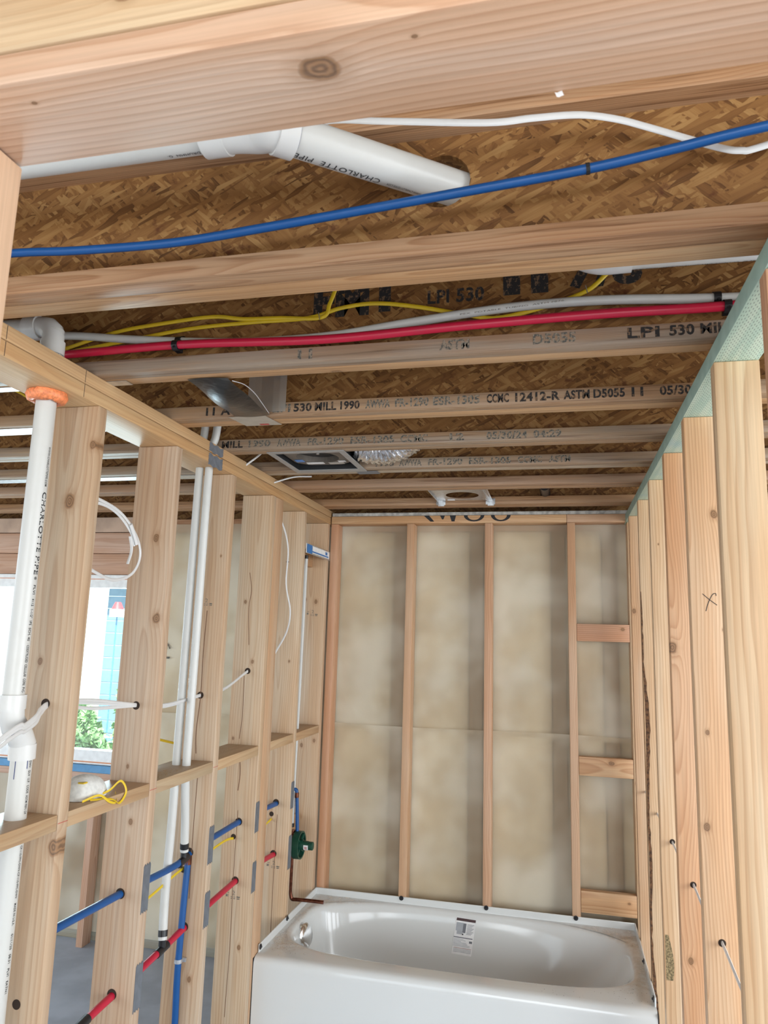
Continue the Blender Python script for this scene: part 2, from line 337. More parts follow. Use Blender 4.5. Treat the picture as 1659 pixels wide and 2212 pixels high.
def glyphs(body, bold=0.0):
    key = (body, bold)
    if key not in TXT:
        cu = bpy.data.curves.new('lettering', 'FONT'); cu.body = body; cu.resolution_u = 3; cu.space_character = 1.05; cu.offset = bold
        o = bpy.data.objects.new('lettering', cu); COL.objects.link(o)
        bpy.context.view_layer.update()
        me = bpy.data.meshes.new_from_object(o.evaluated_get(bpy.context.evaluated_depsgraph_get()))
        vs = [v.co.copy() for v in me.vertices]; fs = [tuple(p.vertices) for p in me.polygons]
        bpy.data.objects.remove(o); bpy.data.meshes.remove(me); bpy.data.curves.remove(cu)
        x0, x1 = min(v.x for v in vs), max(v.x for v in vs); y0, y1 = min(v.y for v in vs), max(v.y for v in vs)
        TXT[key] = ([((v.x - x0) / (x1 - x0), (v.y - y0) / (y1 - y0)) for v in vs], fs)
    return TXT[key]
def lettering(name, body, fn, mat, parent, bold=0.0):
    vs, fs = glyphs(body, bold); bm = bmesh.new(); B = [bm.verts.new(fn(u, v)) for u, v in vs]
    for f in fs:
        try: bm.faces.new([B[i] for i in f])
        except ValueError: pass
    return link(name, bm, mat, parent)
def flat_text(name, body, p, ex, ey, mat, parent, bold=0.0):
    p, ex, ey = Vector(p), Vector(ex), Vector(ey); return lettering(name, body, lambda u, v: p + ex * u + ey * v, mat, parent, bold)
def pipe_text(name, body, a, b, r, ref, phi, h, mat, parent, sgn=1):
    """Lettering wrapped on a pipe; runs from A to B, its middle PHI round the axis from REF, H tall."""
    a, b = Vector(a), Vector(b); t = (b - a).normalized(); e1 = Vector(ref); e1 = (e1 - t * e1.dot(t)).normalized(); e2 = t.cross(e1); rr = r + 0.025
    def fn(u, v):
        q = phi + sgn * (v - 0.5) * h / r; return a + (b - a) * u + (e1 * math.cos(q) + e2 * math.sin(q)) * rr
    return lettering(name, body, fn, mat, parent)

# ================================================================ SETTING
tag(box('floor', (-150, 180, -300, 9.7, -4, 0), 'concrete', bev=0), 'bare gray concrete slab under the stud walls', kind='structure')
def deck():
    o = box('ceiling', (-150, 180, -300, 10, 104.25, 105), 'osb_deck', bev=0); return tag(o, 'underside of the strand board subfloor above the joists', kind='structure')
deck()
# outer wall behind the plastic film: sheathing with the window opening
bm = bmesh.new()
for b in ((-150, -126.5, 9.75, 10.2, 0, 104), (-126.5, -49.5, 9.75, 10.2, 0, 35.5), (-126.5, -49.5, 9.75, 10.2, 78.3, 104), (-49.5, 180, 9.75, 10.2, 0, 104)): bbox(bm, *b)
tag(link('wall_back', bm, 'osb_web'), 'outer wall sheathing behind the insulation and film', kind='structure')
tag(box('ground', (-900, 700, -900, 900, -8, -4.5), 'ground', bev=0), 'dry ground outside the house', kind='structure')

# ================================================================ I-JOISTS
def web_mesh(x0, x1, y, z0, z1, holes):
    bm = bmesh.new(); t = 0.22; loops = []
    rect = [bm.verts.new(p) for p in ((x0, y - t, z0), (x1, y - t, z0), (x1, y - t, z1), (x0, y - t, z1))]
    if not holes: bm.faces.new(rect)
    else:
        es = [bm.edges.new((rect[i], rect[(i + 1) % 4])) for i in range(4)]
        for hx, hz, r in holes:
            c = [bm.verts.new((hx + r * math.cos(2 * math.pi * k / 24), y - t, hz + r * math.sin(2 * math.pi * k / 24))) for k in range(24)]
            es += [bm.edges.new((c[k], c[(k + 1) % 24])) for k in range(24)]
        bmesh.ops.triangle_fill(bm, edges=es, use_beauty=True)
    ret = bmesh.ops.extrude_face_region(bm, geom=list(bm.faces))
    for v in ret['geom']:
        if isinstance(v, bmesh.types.BMVert): v.co.y += 2 * t
    return bm
JO = [  # near edge y, far edge y, label, near tint, far tint, gray near, gray far, holes
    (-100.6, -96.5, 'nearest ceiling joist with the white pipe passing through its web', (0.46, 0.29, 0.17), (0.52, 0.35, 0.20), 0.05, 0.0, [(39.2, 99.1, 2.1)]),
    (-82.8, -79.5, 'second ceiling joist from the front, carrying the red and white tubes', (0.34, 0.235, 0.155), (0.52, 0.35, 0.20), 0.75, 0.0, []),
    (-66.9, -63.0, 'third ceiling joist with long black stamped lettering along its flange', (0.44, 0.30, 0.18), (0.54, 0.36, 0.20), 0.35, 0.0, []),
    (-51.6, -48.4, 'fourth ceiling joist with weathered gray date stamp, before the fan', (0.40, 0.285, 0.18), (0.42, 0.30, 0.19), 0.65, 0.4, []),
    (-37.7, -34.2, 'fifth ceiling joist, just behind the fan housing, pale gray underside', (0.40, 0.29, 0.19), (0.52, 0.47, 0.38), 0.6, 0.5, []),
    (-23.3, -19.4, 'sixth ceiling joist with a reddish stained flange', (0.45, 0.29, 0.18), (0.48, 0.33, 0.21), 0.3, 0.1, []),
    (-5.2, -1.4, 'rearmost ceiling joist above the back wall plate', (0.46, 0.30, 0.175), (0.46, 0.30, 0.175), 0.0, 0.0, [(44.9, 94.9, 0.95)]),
]
JOIST = []
for i, (ya, yb, lab, t1, t2, g1, g2, holes) in enumerate(JO):
    j = empty('ceiling_joist', (0, (ya + yb) / 2, 92.3)); tag(j, lab, 'joist', 'i-joists overhead'); ym = (ya + yb) / 2
    X0, X1 = -140, 120
    kn = [(25.6, -79.7, 92.3, 0.45)] if i == 1 else ()
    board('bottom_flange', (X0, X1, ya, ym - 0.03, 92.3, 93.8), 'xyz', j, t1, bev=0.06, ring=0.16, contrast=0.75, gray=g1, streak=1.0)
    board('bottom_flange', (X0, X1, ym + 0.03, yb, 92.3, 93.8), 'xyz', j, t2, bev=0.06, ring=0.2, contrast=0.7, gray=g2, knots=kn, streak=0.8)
    link('web', web_mesh(X0, X1, ym, 93.8, 102.7, holes), 'osb_web', j)
    board('top_flange', (X0, X1, ya, yb, 102.7, 104.2), 'xyz', j, t1, bev=0.05, ring=0.18, contrast=0.6, streak=1.0)
    JOIST.append(j)
def stamp(i, items, z0=92.52, h=1.05):
    for body, x0, x1, mat in items:
        flat_text('stamped_lettering', body, (x0, JO[i][0] - 0.02, z0), (x1 - x0, 0, 0), (0, 0, h), MAT[mat], JOIST[i], 0.035)
stamp(1, [('LPI', 53.4, 56.1, 'worn'), ('530 MILL', 56.9, 62.2, 'worn'), ('ASTM', 36.6, 39.4, 'faded'), ('D5055', 45.2, 49.0, 'faded'), ('11', 22.5, 24.0, 'faded')], 92.6, 1.0)
stamp(2, [('11 A', 4.6, 7.9, 'worn'), ('LPI', 13.5, 15.8, 'faded'), ('530', 16.2, 18.5, 'worn'), ('MILL', 18.9, 21.6, 'worn'), ('1990', 22.1, 24.5, 'worn'), ('AWWA', 25.2, 28.2, 'faded'), ('FR-1290', 28.8, 32.8, 'faded'),
          ('ESR-1305', 33.3, 38.7, 'faded'), ('CCMC', 39.5, 42.0, 'worn'), ('12412-R', 42.7, 47.6, 'worn'), ('ASTM', 48.0, 50.8, 'worn'), ('D5055', 51.2, 54.5, 'worn'), ('11', 55.2, 56.4, 'worn'), ('05/30', 58.1, 61.3, 'worn')])
stamp(3, [('MILL', -0.6, 2.7, 'worn'), ('1990', 3.6, 7.0, 'faded'), ('AWWA', 8.0, 11.6, 'faded'), ('FR-1290', 12.6, 18.0, 'faded'), ('ESR-1305', 19, 25.3, 'faded'), ('CCMC', 26.2, 30, 'faded'), ('12', 33, 35, 'faded'), ('05/30/24', 38.0, 43.4, 'faded'), ('04:29', 44.2, 47.8, 'faded')])
stamp(4, [('1990', 19.2, 22.2, 'faded'), ('AWWA', 23.0, 26.6, 'faded'), ('FR-1290', 27.6, 33.0, 'faded'), ('ESR-1305', 34, 40.4, 'faded'), ('CCMC', 41.4, 45, 'faded'), ('ASTM', 46, 49.2, 'faded')])
wy = -81.15 - 0.24
flat_text('stamped_lettering', 'LPI 530', (35.1, wy, 98.0), (5.5, 0, 0), (0, 0, 1.45), MAT['worn'], JOIST[1], 0.03)
for body, a, b, z, h in (('FM', 23.4, 29.2, 97.4, 3.6), ('1', 30.2, 31.4, 97.6, 3.4), ('1', 42.4, 44.0, 98.3, 3.6), ('1', 45.0, 46.6, 98.3, 3.6), ('7/8', 48.4, 55.0, 98.4, 3.4)):
    flat_text('stamped_lettering', body, (a, wy, z), (b - a, 0, 0), (0, 0, h), MAT['worn'], JOIST[1], 0.05)

# ================================================================ LEFT PLUMBING WALL (2x6)
HP = 89.3
def plate(name, b, order, label, **kw): return tag(board(name, b, order, **kw), label, 'plate')
plate('top_plate', (-5.5, 0, -116, 3.4, HP, 90.75), 'yxz', 'lower of the two top plates on the left stud wall', tint=(0.62, 0.425, 0.23), ring=0.3, contrast=0.35)
plate('top_plate', (-5.5, 0, -116, 3.4, 90.82, 92.28), 'yxz', 'upper of the two top plates on the left stud wall, under the joists', tint=(0.60, 0.41, 0.225), ring=0.3, contrast=0.35)
plate('bottom_plate', (-5.5, 0, -116, 3.4, 0, 1.5), 'yxz', 'bottom plate of the left stud wall on the concrete', tint=PINE)
LS = [(-81.7, 'left wall stud nearest the camera, behind the tall white drain pipe', (0.581, 0.451, 0.321), [(-2.4, -81.7, 79.0, 0.6), (-0.3, -81.7, 85.0, 0.38), (-3.9, -81.7, 62.5, 0.3), (-0.2, -81.7, 45.1, 0.6)], 0.55),
      (-65.2, 'second left wall stud, beside the loop of white cable', (0.586, 0.451, 0.332), [(-1.9, -65.2, 77.4, 0.42), (-1.0, -65.2, 67.4, 0.5), (-2.2, -65.2, 43.6, 0.28), (-3.2, -65.2, 49.8, 0.2)], 0.5),
      (-48.7, 'third left wall stud, behind the pair of white tubes', (0.599, 0.471, 0.343), [(-1.5, -48.7, 20.0, 0.3), (-3.5, -48.7, 77.0, 0.15), (-1.0, -48.7, 77.0, 0.15)], 0.4),
      (-32.6, 'fourth left wall stud, at the front end of the bathtub', (0.622, 0.495, 0.353), [(-3.9, -32.6, 71.1, 0.25), (-2.0, -32.6, 61.3, 0.25), (-4.6, -32.6, 49.0, 0.2), (-1.5, -32.6, 18.0, 0.3)], 0.4),
      (-16.6, 'fifth left wall stud, beside the green shower valve', (0.641, 0.509, 0.365), [(-1.6, -16.6, 61.0, 0.2), (-3.0, -16.6, 46.0, 0.25)], 0.4),
      (-1.8, 'last left wall stud, in the back corner behind the shower riser', (0.614, 0.485, 0.353), [(-1.9, -1.8, 72.8, 0.35), (-4.2, -1.8, 73.2, 0.25), (-1.0, -1.8, 45.0, 0.3), (-3.6, -1.8, 44.0, 0.3)], 0.35)]
LST = []
for y, lab, tint, kn, rg in LS:
    LST.append(tag(board('wall_stud', (-5.5, 0, y, y + 1.5, 1.5, HP - 0.03), 'zxy', tint=tint, knots=kn, ring=rg, contrast=0.5, pith=(random.uniform(-1, 1), -1.6, 0)), lab, 'stud', 'studs of the left wall'))
tag(board('nailer_board', (-1.5, 0, -31.05, -27.6, 1.5, HP - 0.03), 'zyx', tint=(0.62, 0.43, 0.28), ring=0.25, contrast=0.5), 'upright nailer board fixed flat behind the fourth left stud', 'board')
BL = [(-116, -81.75, 'nearest left wall block, with the drain pipe running down through it', (0.56, 0.41, 0.25)), (-80.15, -65.25, 'left wall block with the dust mask lying on it', (0.54, 0.385, 0.23)),
      (-63.65, -48.75, 'left wall block pierced by the two white tubes', (0.50, 0.375, 0.235)), (-47.15, -32.65, 'left wall block strewn with sawdust and a dark stain on its edge', (0.58, 0.41, 0.24)),
      (-27.55, -16.65, 'left wall block between the bathtub end nailer and the fifth stud', (0.58, 0.41, 0.24)), (-15.05, -1.85, 'rearmost left wall block, behind the white shower riser', (0.56, 0.40, 0.24))]
BLK = [tag(board('blocking', (-5.5, -0.05, a, b, 46.6, 48.1), 'yxz', tint=t, ring=0.3, contrast=0.45, gray=0.12), lab, 'blocking', 'blocks at mid height in the left wall') for a, b, lab, t in BL]
tag(board('valve_block', (-4.4, -2.95, -15.05, -1.85, 79.9, 83.3), 'yzx', tint=(0.50, 0.31, 0.17)), 'short wood block behind the shower arm bracket', 'blocking')
tag(board('valve_block', (-5.4, -3.9, -15.05, -1.85, 27.6, 31.0), 'yzx', tint=(0.52, 0.34, 0.19)), 'short wood block behind the green shower valve', 'blocking')
# lumber grade stamps
def grade(parent, x, y, z, s=1.0):
    bm = bmesh.new()
    for dx, dz, w, h in ((-0.75, 0.0, 0.32, 0.3), (-0.15, -0.12, 0.26, 0.08), (0.2, -0.12, 0.26, 0.08), (-0.15, -0.3, 0.22, 0.09), (0.2, -0.3, 0.22, 0.09), (0.7, -0.1, 0.45, 0.14), (0.7, -0.3, 0.4, 0.1), (-0.7, 0.32, 0.3, 0.07)):
        bbox(bm, x + (dx - w / 2) * s, x + (dx + w / 2) * s, y - 0.012, y, z + (dz - h / 2) * s, z + (dz + h / 2) * s)
    link('grade_stamp', bm, 'faded', parent)
    flat_text('grade_stamp', '2', (x - 0.1 * s, y - 0.02, z + 0.08 * s), (0.36 * s, 0, 0), (0, 0, 0.5 * s), MAT['faded'], parent)
grade(LST[3], -3.0, -32.6, 25.3, 1.3); grade(LST[2], -2.9, -48.7, 70.1, 1.1); grade(LST[5], -2.6, -1.8, 70.3, 1.3); grade(LST[4], -2.7, -16.6, 25.4, 1.3)
def crack(parent, pts, w=0.06):
    bm = bmesh.new(); P = [Vector(p) for p in smooth_path(pts, 4)]
    for a, b in zip(P, P[1:]):
        n = Vector((1, 0, 0)); k = w
        vs = [bm.verts.new(a - n * k), bm.verts.new(a + n * k), bm.verts.new(b + n * k), bm.verts.new(b - n * k)]; bm.faces.new(vs)
    link('split', bm, plain('wood_split', (0.16, 0.075, 0.04), 0.9) if 'split' not in MAT else MAT['split'], parent)
MAT['split'] = plain('wood_split', (0.20, 0.10, 0.055), 0.9)
crack(LST[2], [(-2.6, -48.72, 69), (-2.75, -48.72, 63), (-2.7, -48.72, 57), (-3.0, -48.72, 52), (-2.8, -48.72, 49)])
crack(LST[2], [(-2.3, -48.72, 46), (-2.4, -48.72, 38), (-2.3, -48.72, 30)], 0.05)
crack(LST[3], [(-3.4, -32.62, 76), (-2.9, -32.62, 73), (-3.2, -32.62, 70), (-2.8, -32.62, 64)], 0.05)
crack(LST[3], [(-3.3, -32.62, 59), (-3.2, -32.62, 53), (-3.5, -32.62, 49)], 0.05)
crack(LST[3], [(-3.2, -32.62, 46), (-3.0, -32.62, 43.5), (-3.2, -32.62, 41)], 0.07)
crack(LST[3], [(-3.0, -32.62, 38), (-3.1, -32.62, 28), (-3.0, -32.62, 18), (-3.2, -32.62, 8)], 0.045)
crack(LST[4], [(-2.4, -16.62, 34), (-2.5, -16.62, 24), (-2.5, -16.62, 14)], 0.05)
# protector plates over the bored holes
NP = [(-65.15, 33.8, 38.9, 'gray steel protector plate on the second left stud, over the blue tube'), (-65.15, 23.4, 28.2, 'gray steel protector plate on the second left stud, over the red tube'),
      (-48.65, 34.6, 39.3, 'gray steel protector plate on the third left stud, over the blue tube'), (-48.65, 26.5, 30.8, 'gray steel protector plate on the third left stud, over the red tube'),
      (-32.55, 34.9, 39.3, 'gray steel protector plate on the fourth left stud, over the blue tube'), (-32.55, 26.0, 30.3, 'gray steel protector plate on the fourth left stud, over the red tube'),
      (-16.55, 35.2, 39.6, 'gray steel protector plate on the fifth left stud, above the shower valve'), (-16.55, 25.0, 30.4, 'gray steel protector plate on the fifth left stud, beside the shower valve')]
for y, z0, z1, lab in NP:
    bm = bmesh.new(); ys = [y + 1.42 * k / 6 for k in range(7)]
    fr = [[bm.verts.new((x, yy, z + (0.16 if (k % 2) == s else -0.1) * (1 if z == z1 else -1))) for k, yy in enumerate(ys)] for s, z in ((0, z0), (1, z1)) for x in (0.0, 0.07)]
    a, b, c, d = fr
    for k in range(6):
        for q in ((a, b), (b, d), (d, c), (c, a)): bm.faces.new((q[0][k], q[0][k + 1], q[1][k + 1], q[1][k]))
    bm.faces.new((a[0], b[0], d[0], c[0])); bm.faces.new((a[6], c[6], d[6], b[6]))
    tag(link('nail_plate', bm, 'grayplate'), lab, 'plate', 'protector plates on the left studs')
def hole(parent, x, y, z, r=0.55):
    link('bored_hole', ring_disc(bmesh.new(), (x, y - 0.015, z), (0, -1, 0), 0, r), 'hole', parent)

# gray duct tape strips across the left plates
t = empty('duct_tape', (0, -54.4, 88.8)); tag(t, 'gray duct tape patch across both left top plates by the two white tubes', 'tape')
for z0, z1 in ((88.9, 90.55), (90.85, 92.1)):
    bm = bmesh.new(); sheet(bm, lambda u, v: (0.03 + 0.02 * math.sin(9 * u), -56.6 + 4.3 * u + 0.08 * math.sin(31 * v), z0 + (z1 - z0) * v + 0.12 * math.sin(14 * u)), 10, 8); link('tape_strip', bm, 'tapegray', t)
# pencil lines across the plates and red layout ticks on the studs
tp = [o for o in bpy.data.objects if o.name.startswith('top_plate') and o.parent is None]
for y in (-95.6, -84.4):
    for o, z0, z1 in ((tp[0], HP + .05, 90.7), (tp[1], 90.9, 92.2)): box('pencil_line', (-0.01, 0.015, y, y + 0.07, z0, z1), 'dirt', o, 0)
for o in LST[:3]:
    y = WL[o.name].y; box('red_tick', (-0.01, 0.012, y - 0.74, y + 0.74, 47.25, 47.31), 'redprint', o, 0)

# ================================================================ RIGHT WALL (2x4)
HR = 89.35
bm = bbox(bmesh.new(), 60, 63.5, -116, 3.4, HR, 90.9, bev=0.06, seg=2)
rp = link('top_plate', bm, ['treated', 'treated_edge'], None, smooth=True)
for p in rp.data.polygons:
    if abs(p.normal.z) < 0.8: p.material_index = 1
tag(rp, 'green treated top plate of the right stud wall, with incised slits', 'plate')
plate('top_plate', (60.7, 63.5, -116, 3.4, 90.95, 92.28), 'yxz', 'plain upper plate above the green treated plate on the right', tint=PINE)
RS = [(-100.5, 'right wall stud nearest the camera, at the picture edge, reddish edge', (0.706, 0.462, 0.313), [(62, -100.5, 50, .2)], 0.22),
      (-84.6, 'wide pale right wall stud with a tall cathedral grain, second from the front', (0.781, 0.605, 0.400), [(62.9, -84.6, 49, .12)], 0.5),
      (-69.0, 'right wall stud with a pencilled X and round knots, third from the front', (0.760, 0.539, 0.348), [(62.5, -69, 79.1, .34), (61.0, -69, 57.8, .2), (60.6, -69, 49.2, .3), (62.9, -69, 67.6, .12)], 0.3),
      (-54.1, 'orange-brown rough sawn right wall stud, fourth from the front', (0.717, 0.457, 0.278), [(60.2, -54.1, 65.7, .5), (60.9, -54.1, 31.9, .3)], 0.16),
      (-38.6, 'pale right wall stud with a gray bruise near its foot, fifth from the front', (0.760, 0.583, 0.394), [(61.0, -38.6, 80, .1)], 0.4),
      (-23.3, 'right wall stud with a ragged bark edge, second from the back wall', (0.706, 0.517, 0.331), [], 0.22),
      (-7.5, 'slim right wall stud in the back corner beside the insulation', (0.663, 0.473, 0.313), [(60.4, -7.5, 71.9, .35)], 0.3)]
RST = []
for y, lab, tint, kn, rg in RS:
    x0 = 60
    RST.append(tag(board('wall_stud', (x0, x0 + 3.5, y, y + 1.5, 0, HR - 0.03), 'zxy', tint=tint, knots=kn, ring=rg, contrast=0.62, pith=(random.uniform(-2.5, 2.5), random.choice((-1, 1)) * random.uniform(0.9, 2.0), 0)), lab, 'stud', 'studs of the right wall'))
# bark edge of the waney stud
bm = bmesh.new(); rb = random.Random(3); prev = None
for k in range(70):
    z = 4 + k * 1.02; e = 0.45 + 0.35 * math.sin(k * 0.23) * math.sin(k * 0.071 + 1) + rb.uniform(-0.09, 0.09); e = max(0.06, e * (1 if k < 62 else (70 - k) / 8))
    cur = [bm.verts.new((59.97, -23.32 + e * 0.9, z)), bm.verts.new((60.0 + e * 0.3 - 0.05, -23.36, z)), bm.verts.new((60.0 + e, -23.33, z + rb.uniform(-0.2, 0.2)))]
    if prev:
        for q in (0, 1): bm.faces.new((prev[q], prev[q + 1], cur[q + 1], cur[q]))
    prev = cur
o = link('bark_edge', bm, 'bark', RST[5]); o['label'] = 'ragged dark brown bark'
# pencil X on the third stud
P = bmesh.new()
for pts in ([(61.1, -69.03, 71.1), (61.7, -69.03, 70.55), (62.4, -69.03, 70.0)], [(61.35, -69.03, 69.4), (61.6, -69.03, 70.2), (62.0, -69.03, 71.0), (62.3, -69.03, 71.15), (62.35, -69.03, 70.9)]):
    tube(P, smooth_path(pts, 5), 0.035, 5, True, 0.01)
link('pencil_mark', P, 'ink', RST[2])
# bruise
bm = bmesh.new(); sheet(bm, lambda u, v: (60.15 + 1.0 * u * (0.6 + 0.4 * math.sin(3 * v + .6)), -38.62, 23.6 + 5.4 * v), 6, 14)
o = link('bruise', bm, plain('gray_bruise', (0.23, 0.17, 0.085), 0.9, 0, 0.6, 160, 0.5), RST[4])
# white cable through the right studs
c = empty('white_cable', (61.5, -54, 39)); tag(c, 'white cable threaded low through the holes of the right wall studs', 'cable')
cable('cable_run', [(61.45, 0, 41.0), (61.45, -38, 40.4), (61.6, -46, 39.2), (61.48, -54, 39.75), (61.75, -61.5, 38.3), (61.46, -69, 39.2), (61.75, -77, 37.6), (61.5, -84.6, 38.6), (61.5, -110, 38)], 0.2, 'romex', c, 0.11)
for y, z in ((-38.6, 40.45), (-54.1, 39.75), (-69, 39.2)): hole(RST[[-100.5, -84.6, -69.0, -54.1, -38.6].index(y)], 61.46, y, z, 0.34)

# ================================================================ BACK WALL
BS = [(0.2, 'back wall stud in the left corner, reddish streak', (0.62, 0.37, 0.235)), (16.7, 'back wall stud, second from the left, above the faucet end of the tub', (0.60, 0.40, 0.255)),
      (32.8, 'middle back wall stud, over the bathtub label', (0.60, 0.395, 0.265)), (49.0, 'back wall stud carrying the ends of three short blocks', (0.61, 0.41, 0.27)), (60.3, 'back wall stud hidden in the right corner', PINE)]
BST = [tag(board('wall_stud', (x, x + 1.5, 0, 3.5, 1.5, 89.36), 'zyx', tint=t, ring=0.22, contrast=0.45, knots=[(x + .7, 1.7, 46.5, 0.4)] if x == 49.0 else ()), lab, 'stud', 'studs of the back wall') for x, lab, t in BS]
plate('bottom_plate', (0.2, 62, 0, 3.5, 0, 1.5), 'xyz', 'bottom plate of the back wall behind the bathtub')
bp = plate('top_plate', (0.2, 48.9, 0, 3.5, 89.4, 91.0), 'xyz', 'long top plate of the back wall with black spray-painted marks', tint=(0.62, 0.41, 0.23), ring=0.25, contrast=0.5)
plate('top_plate', (48.95, 62, 0, 3.5, 89.4, 91.0), 'xyz', 'short top plate piece at the right end of the back wall', tint=(0.64, 0.43, 0.28), ring=0.25, contrast=0.5)
tag(box('shim_strip', (0.3, 62, 0.2, 3.4, 91.05, 91.75), 'film_edge'), 'pale gray strip lying on top of the back wall plate', 'strip')
bm = bmesh.new()
def poly(bm, pts): bm.faces.new([bm.verts.new((x, -0.02, z)) for x, z in pts])
poly(bm, [(20.2, 91), (21.3, 91), (22.4, 89.75), (21.6, 89.75)]); poly(bm, [(23.6, 91), (24.6, 91), (24.3, 90.2), (24.0, 90.2)]); poly(bm, [(25.6, 91), (26.9, 91), (26.6, 89.75), (26.0, 89.75)])
for cx, w in ((30.6, 2.1), (36.0, 2.0)):
    for k in range(10):
        a0, a1 = math.pi + math.pi * k / 10, math.pi + math.pi * (k + 1) / 10
        poly(bm, [(cx + w * math.cos(a0), 91 + 1.3 * math.sin(a0)), (cx + w * math.cos(a1), 91 + 1.3 * math.sin(a1)), (cx + (w - 0.75) * math.cos(a1), 91 + 1.0 * math.sin(a1)), (cx + (w - 0.75) * math.cos(a0), 91 + 1.0 * math.sin(a0))])
o = link('painted_marks', bm, 'ink', bp); o['label'] = 'lower halves of black spray-painted characters'
for z0, z1, lab, tint, kn in ((66.3, 69.6, 'upper short block on the right of the back wall, reddish', (0.60, 0.365, 0.24), [(59.0, 0, 68.7, .3)]), (41.6, 45.0, 'middle short block on the right of the back wall, with a large knot', (0.64, 0.44, 0.27), [(56.4, 0, 44.1, .4)]),
                              (17.9, 21.6, 'lowest short block on the right of the back wall, just above the tub rim', (0.63, 0.43, 0.26), [(58.9, 0, 20.2, .2)])):
    tag(board('blocking', (50.55, 60.25, 0.05, 1.5, z0, z1), 'xzy', tint=tint, knots=kn, ring=0.35, contrast=0.75), lab, 'blocking', 'short blocks in the back wall')

# insulated outer wall behind: studs, plates, batts, film
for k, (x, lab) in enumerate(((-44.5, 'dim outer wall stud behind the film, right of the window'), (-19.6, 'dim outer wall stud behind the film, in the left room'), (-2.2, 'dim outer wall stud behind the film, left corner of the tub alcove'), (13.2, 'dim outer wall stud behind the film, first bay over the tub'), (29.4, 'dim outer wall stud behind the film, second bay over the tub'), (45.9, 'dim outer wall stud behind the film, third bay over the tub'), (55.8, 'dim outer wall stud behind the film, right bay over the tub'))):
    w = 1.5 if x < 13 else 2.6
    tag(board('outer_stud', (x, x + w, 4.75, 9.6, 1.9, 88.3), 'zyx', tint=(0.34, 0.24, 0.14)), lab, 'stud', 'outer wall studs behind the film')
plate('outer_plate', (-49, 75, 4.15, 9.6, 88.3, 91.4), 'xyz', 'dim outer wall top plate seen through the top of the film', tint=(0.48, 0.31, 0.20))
plate('outer_plate', (-150, 75, 4.15, 9.6, 0, 1.9), 'xyz', 'gray-green treated bottom plate of the outer wall on the slab', tint=(0.36, 0.40, 0.34), gray=0.6)
BX = [(-42.9, -19.8), (-18.0, -2.4), (-0.6, 13.0), (16.0, 29.2), (32.2, 45.7), (48.7, 55.6), (58.6, 75)]
BLAB = ['pale insulation batt right of the window', 'pale insulation batt in the left room by the alcove', 'insulation batt in the first bay over the tub', 'insulation batt in the second bay over the tub', 'insulation batt in the third bay over the tub', 'insulation batt in the narrow right bay over the tub', 'insulation batt beyond the right wall']
for (a, b), lab in zip(BX, BLAB):
    rr = random.Random(a)
    def fn(u, v, a=a, b=b):
        e = math.sin(min(1, 3.4 * u, 3.4 * (1 - u)) * math.pi / 2); return (a + (b - a) * u, 5.35 - 1.05 * e + 0.16 * math.sin(7 * u + a) * math.sin(11 * v + a), 2 + 86.2 * v)
    bm = sheet(bmesh.new(), fn, 28, 40); ret = bmesh.ops.extrude_face_region(bm, geom=list(bm.faces))
    for v in ret['geom']:
        if isinstance(v, bmesh.types.BMVert): v.co.y = 9.5
    tag(link('insulation_batt', bm, 'batt', smooth='all'), lab, 'insulation', 'insulation batts behind the film')
fl = empty('vapour_film', (10, 4, 1.5)); tag(fl, 'wrinkled translucent plastic film stretched over the back wall insulation', 'film')
def upper(u, v):
    x = -48.5 + 123 * u; z = 47.4 + (90.2 - 47.4) * v
    w = 0.10 * math.sin(x * 0.39 + 2 * math.sin(z * 0.13)) * math.sin(z * 0.21 + x * 0.05) + 0.05 * math.sin(x * 1.7 + z * 0.9) * max(0, 1 - v * 5) + (0.22 * math.exp(-((x - 2.5 + (90 - z) * 0.02) / 1.2) ** 2) * math.sin(z * 0.5) ** 2 if x > -10 else 0)
    return (x, 3.86 + w * 0.8 + 0.22 * math.exp(-(v / 0.05) ** 2), z)
def lower(u, v):
    x = -130 + 204.5 * u; z = 1.95 + ((48.3 - 0.2 * math.sin(x * 0.1) if x > -48.6 else 34.2) - 1.95) * v
    d = (x - z * 0.8) * 0.6; fade = 0.25 + 0.75 * math.sin(x * 0.09 + 1) ** 2
    w = 0.09 * math.sin(x * 0.31 + z * 0.11) * math.sin(z * 0.17) + 0.075 * math.sin(d * 2.2) * fade * (0.3 + v) + 0.8 * math.exp(-((1 - v) / 0.028) ** 2) * (x > -48.6)
    return (x, 3.74 - w * 0.7, z)
link('upper_sheet', sheet(bmesh.new(), upper, 240, 80), 'film', fl, smooth='all')
lo = link('lower_sheet', sheet(bmesh.new(), lower, 360, 90), 'film', fl, smooth='all')
flat_text('printed_number', '19', (-37.4, 3.6, 59.8), (0, 0, 3.6), (-2.4, 0, 0), MAT['faded'], fl)
